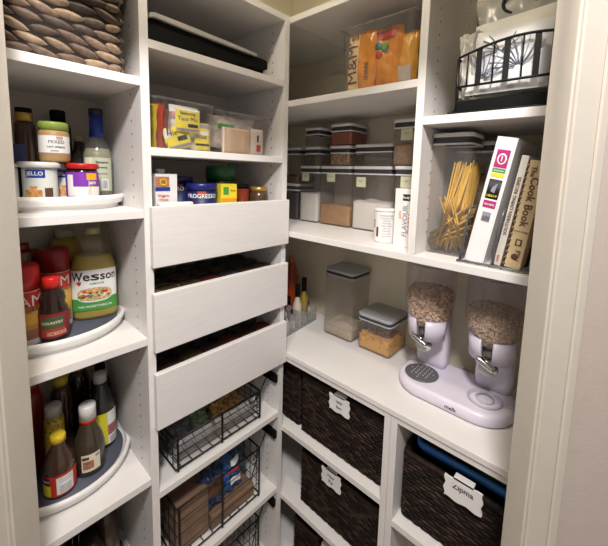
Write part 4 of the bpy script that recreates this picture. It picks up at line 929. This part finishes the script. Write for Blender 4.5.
bottle('dark_jar', 'dark jar behind the organizer next to the orange bottle', 'jar', .20,.232, CT+.0005, [('body', [(.028,0),(.030,.005),(.030,.16),(.025,.175)], mat('very dark jar',(.03,.02,.015),.3)), ('cap', [(.027,.174),(.027,.20),(0,.201)], dred)])

# cereal dispenser
t = thing('cereal_dispenser', 'white double cereal dispenser with two clear hoppers on the counter', 'dispenser', (.190,-.551,CT+.0005))
mb = MB(); mb.rrect(.198,.330,.090,[(.006,0),(.0,.006),(.0,.026),(.004,.033),(.012,.036)], n=14); finish('base', mb, plast_lav, t)
mb = MB(); text(mb, 'melk', .016, lambda u, v: (-.0996, -.025-u, .017+v)); finish('logo', mb, black, t)
HY = (.093,-.093); HX = .002
def hopper(y, tilt=0):
    rr_ = .076
    mb = MB(); mb.rrect(.060,.100,.02,[(.004,.034),(.0,.06),(.0,.215),(.006,.222)], c=(.064,y,0)); finish('column', mb, plast_lav, t)
    prof = [(.020,.182),(.034,.189),(.054,.208),(.068,.232),(.074,.262),(rr_,.300),(rr_,.396)]
    h_ = finish('hopper', MB().lathe(prof, c=(HX,y,0), seg=44, cap=False), clear('hopper plastic', (.90,.87,.91), .22), t)
    finish('hopper_lid', MB().lathe([(rr_+.002,.390),(rr_+.004,.392),(rr_+.004,.400),(rr_-.004,.4055),(0,.4055)], c=(HX,y,0), seg=44), clear('lid plastic', (.70,.66,.70), .45), h_)
    # collar: open band in front (two cheeks)
    for a0, a1 in ((98,166),(194,262)):
        mb = MB(); a_ = [a0+(a1-a0)*i/12 for i in range(13)]
        L = []
        for a in a_:
            c_, s_ = math.cos(R(a)), math.sin(R(a)); L.append([mb.b.verts.new((HX+r*c_, y+r*s_, z)) for r, z in ((.058,.158),(.062,.222),(.056,.222),(.052,.158))])
        for p_, q_ in zip(L, L[1:]):
            for k in range(4): mb._f((p_[k],q_[k],q_[(k+1)%4],p_[(k+1)%4]), 0, True)
        mb._f(L[0]); mb._f(L[-1][::-1]); finish('collar', mb, plast_lav, t)
    mb = MB(); mb.box(HX+.008,.05,y-.045,y+.045,.150,.205); finish('bracket', mb, plast_lav, t, .006)
    finish('spout_tube', MB().lathe([(.0215,.138),(.022,.188)], c=(HX-.012,y,0), seg=24), clear('smoky chute', (.35,.28,.22), .35), t)
    k_ = finish('knob_shaft', MB().lathe([(.011,0),(.013,.006),(.013,.028),(.009,.032)], seg=18, m=Matrix.Translation((HX-.030,y,.158)) @ Matrix.Rotation(R(-90),4,'Y')), chrome, t)
    mb = MB(); mb.rrect(.014,.052,.006,[(.002,-.006),(0,-.003),(0,.006),(.003,.009)], m=Matrix.Translation((HX-.062,y,.158)) @ Matrix.Rotation(R(25),4,'X')); finish('knob', mb, chrome, k_, 0)
    mb = MB(); mb.lathe([(.022,0),(.026,-.012),(.018,-.024),(.006,-.028)], c=(HX-.020,y,.138), seg=22); finish('chute', mb, mat('white chute',(.66,.65,.66),.3), t)
hopper(HY[0]); hopper(HY[1])
# grille plate at left, catching cup outline at right
tr = finish('drip_tray', MB().lathe([(.050,.0362),(.051,.039),(.048,.0405),(0,.0402)], c=(-.024,.092,0), seg=40), mat('dark grey tray', (.10,.10,.11), .4), t)
mb = MB()
for i in range(-3, 4):
    for j in range(-3, 4):
        if i*i+j*j < 10: mb.ell((-.022+i*.012+(j%2)*.006, .092+j*.0115, .0412), (.0018,.0018,.001), u=8, v=4)
finish('tray_stud', mb, plast_w, tr)
mb = MB(); mb.lathe([(.043,.037),(.045,.041),(.041,.043),(.038,.038)], c=(-.022,-.092,0), seg=40, cap=False); mb.lathe([(.022,.037),(.024,.042),(.018,.043)], c=(-.022,-.092,0), seg=30, cap=False)
finish('cup_ring', mb, mat('grey lavender plastic', (.50,.47,.55), .3), t)
def hopfill(cx, cy, z0, top, seed):
    prof = [(.020,.182),(.034,.189),(.054,.208),(.068,.232),(.073,.262),(.075,.300),(.075,.41)]
    def rad(z):
        for (r0,a),(r1,b_) in zip(prof, prof[1:]):
            if a <= z <= b_: return r0+(r1-r0)*(z-a)/(b_-a)-.008
        return .01
    def f(rr):
        z = .190+(top-.190)*rr.random(); 
        if rr.random() < .3: z = top-rr.random()*.01
        zz = z; rm = rad(zz); q = rr.random()
        r = rm*(1-.25*q*q) if z < top-.012 else rm*math.sqrt(q)
        a = rr.random()*2*PI
        return (cx+r*math.cos(a), cy+r*math.sin(a), z0+zz+.012*(1-(r/rm)**2)*(z > top-.012))
    return f
DX, DY, DZ = .190+HX, -.551, CT+.0005
chx = [mat('loop cereal tan',(.70,.53,.34),.8), mat('loop cereal brown',(.52,.37,.22),.8), mat('loop cereal light',(.80,.64,.43),.8)]
pieces('cluster_cereal', 'brown cluster cereal in the left hopper', 'cereal', hopfill(DX,DY+HY[0],DZ,.303,1), 2400, .0046, [mat('cluster tan',(.74,.55,.34),.8), mat('cluster brown',(.56,.38,.21),.8), mat('cluster light',(.82,.65,.43),.8)], 2, 'oval')
pieces('loop_cereal', 'round loop cereal in the right hopper', 'cereal', hopfill(DX,DY+HY[1],DZ,.292,2), 3200, .0040, chx, 3, 'loop')
# solid heart of each pile joined to the same pile object
for nm, cy, top in (('cluster_cereal',DY+HY[0],.303),('loop_cereal',DY+HY[1],.292)):
    o = bpy.data.objects[nm]; b_ = bmesh.new(); b_.from_mesh(o.data); w_ = MB(); w_.b.free(); w_.b = b_
    w_.lathe([(.008,.190),(.022,.196),(.042,.216),(.055,.238),(.061,.265),(.063,top-.010),(.0,top-.004)], c=(DX,cy,DZ), seg=30, mi=1); b_.to_mesh(o.data); b_.free()
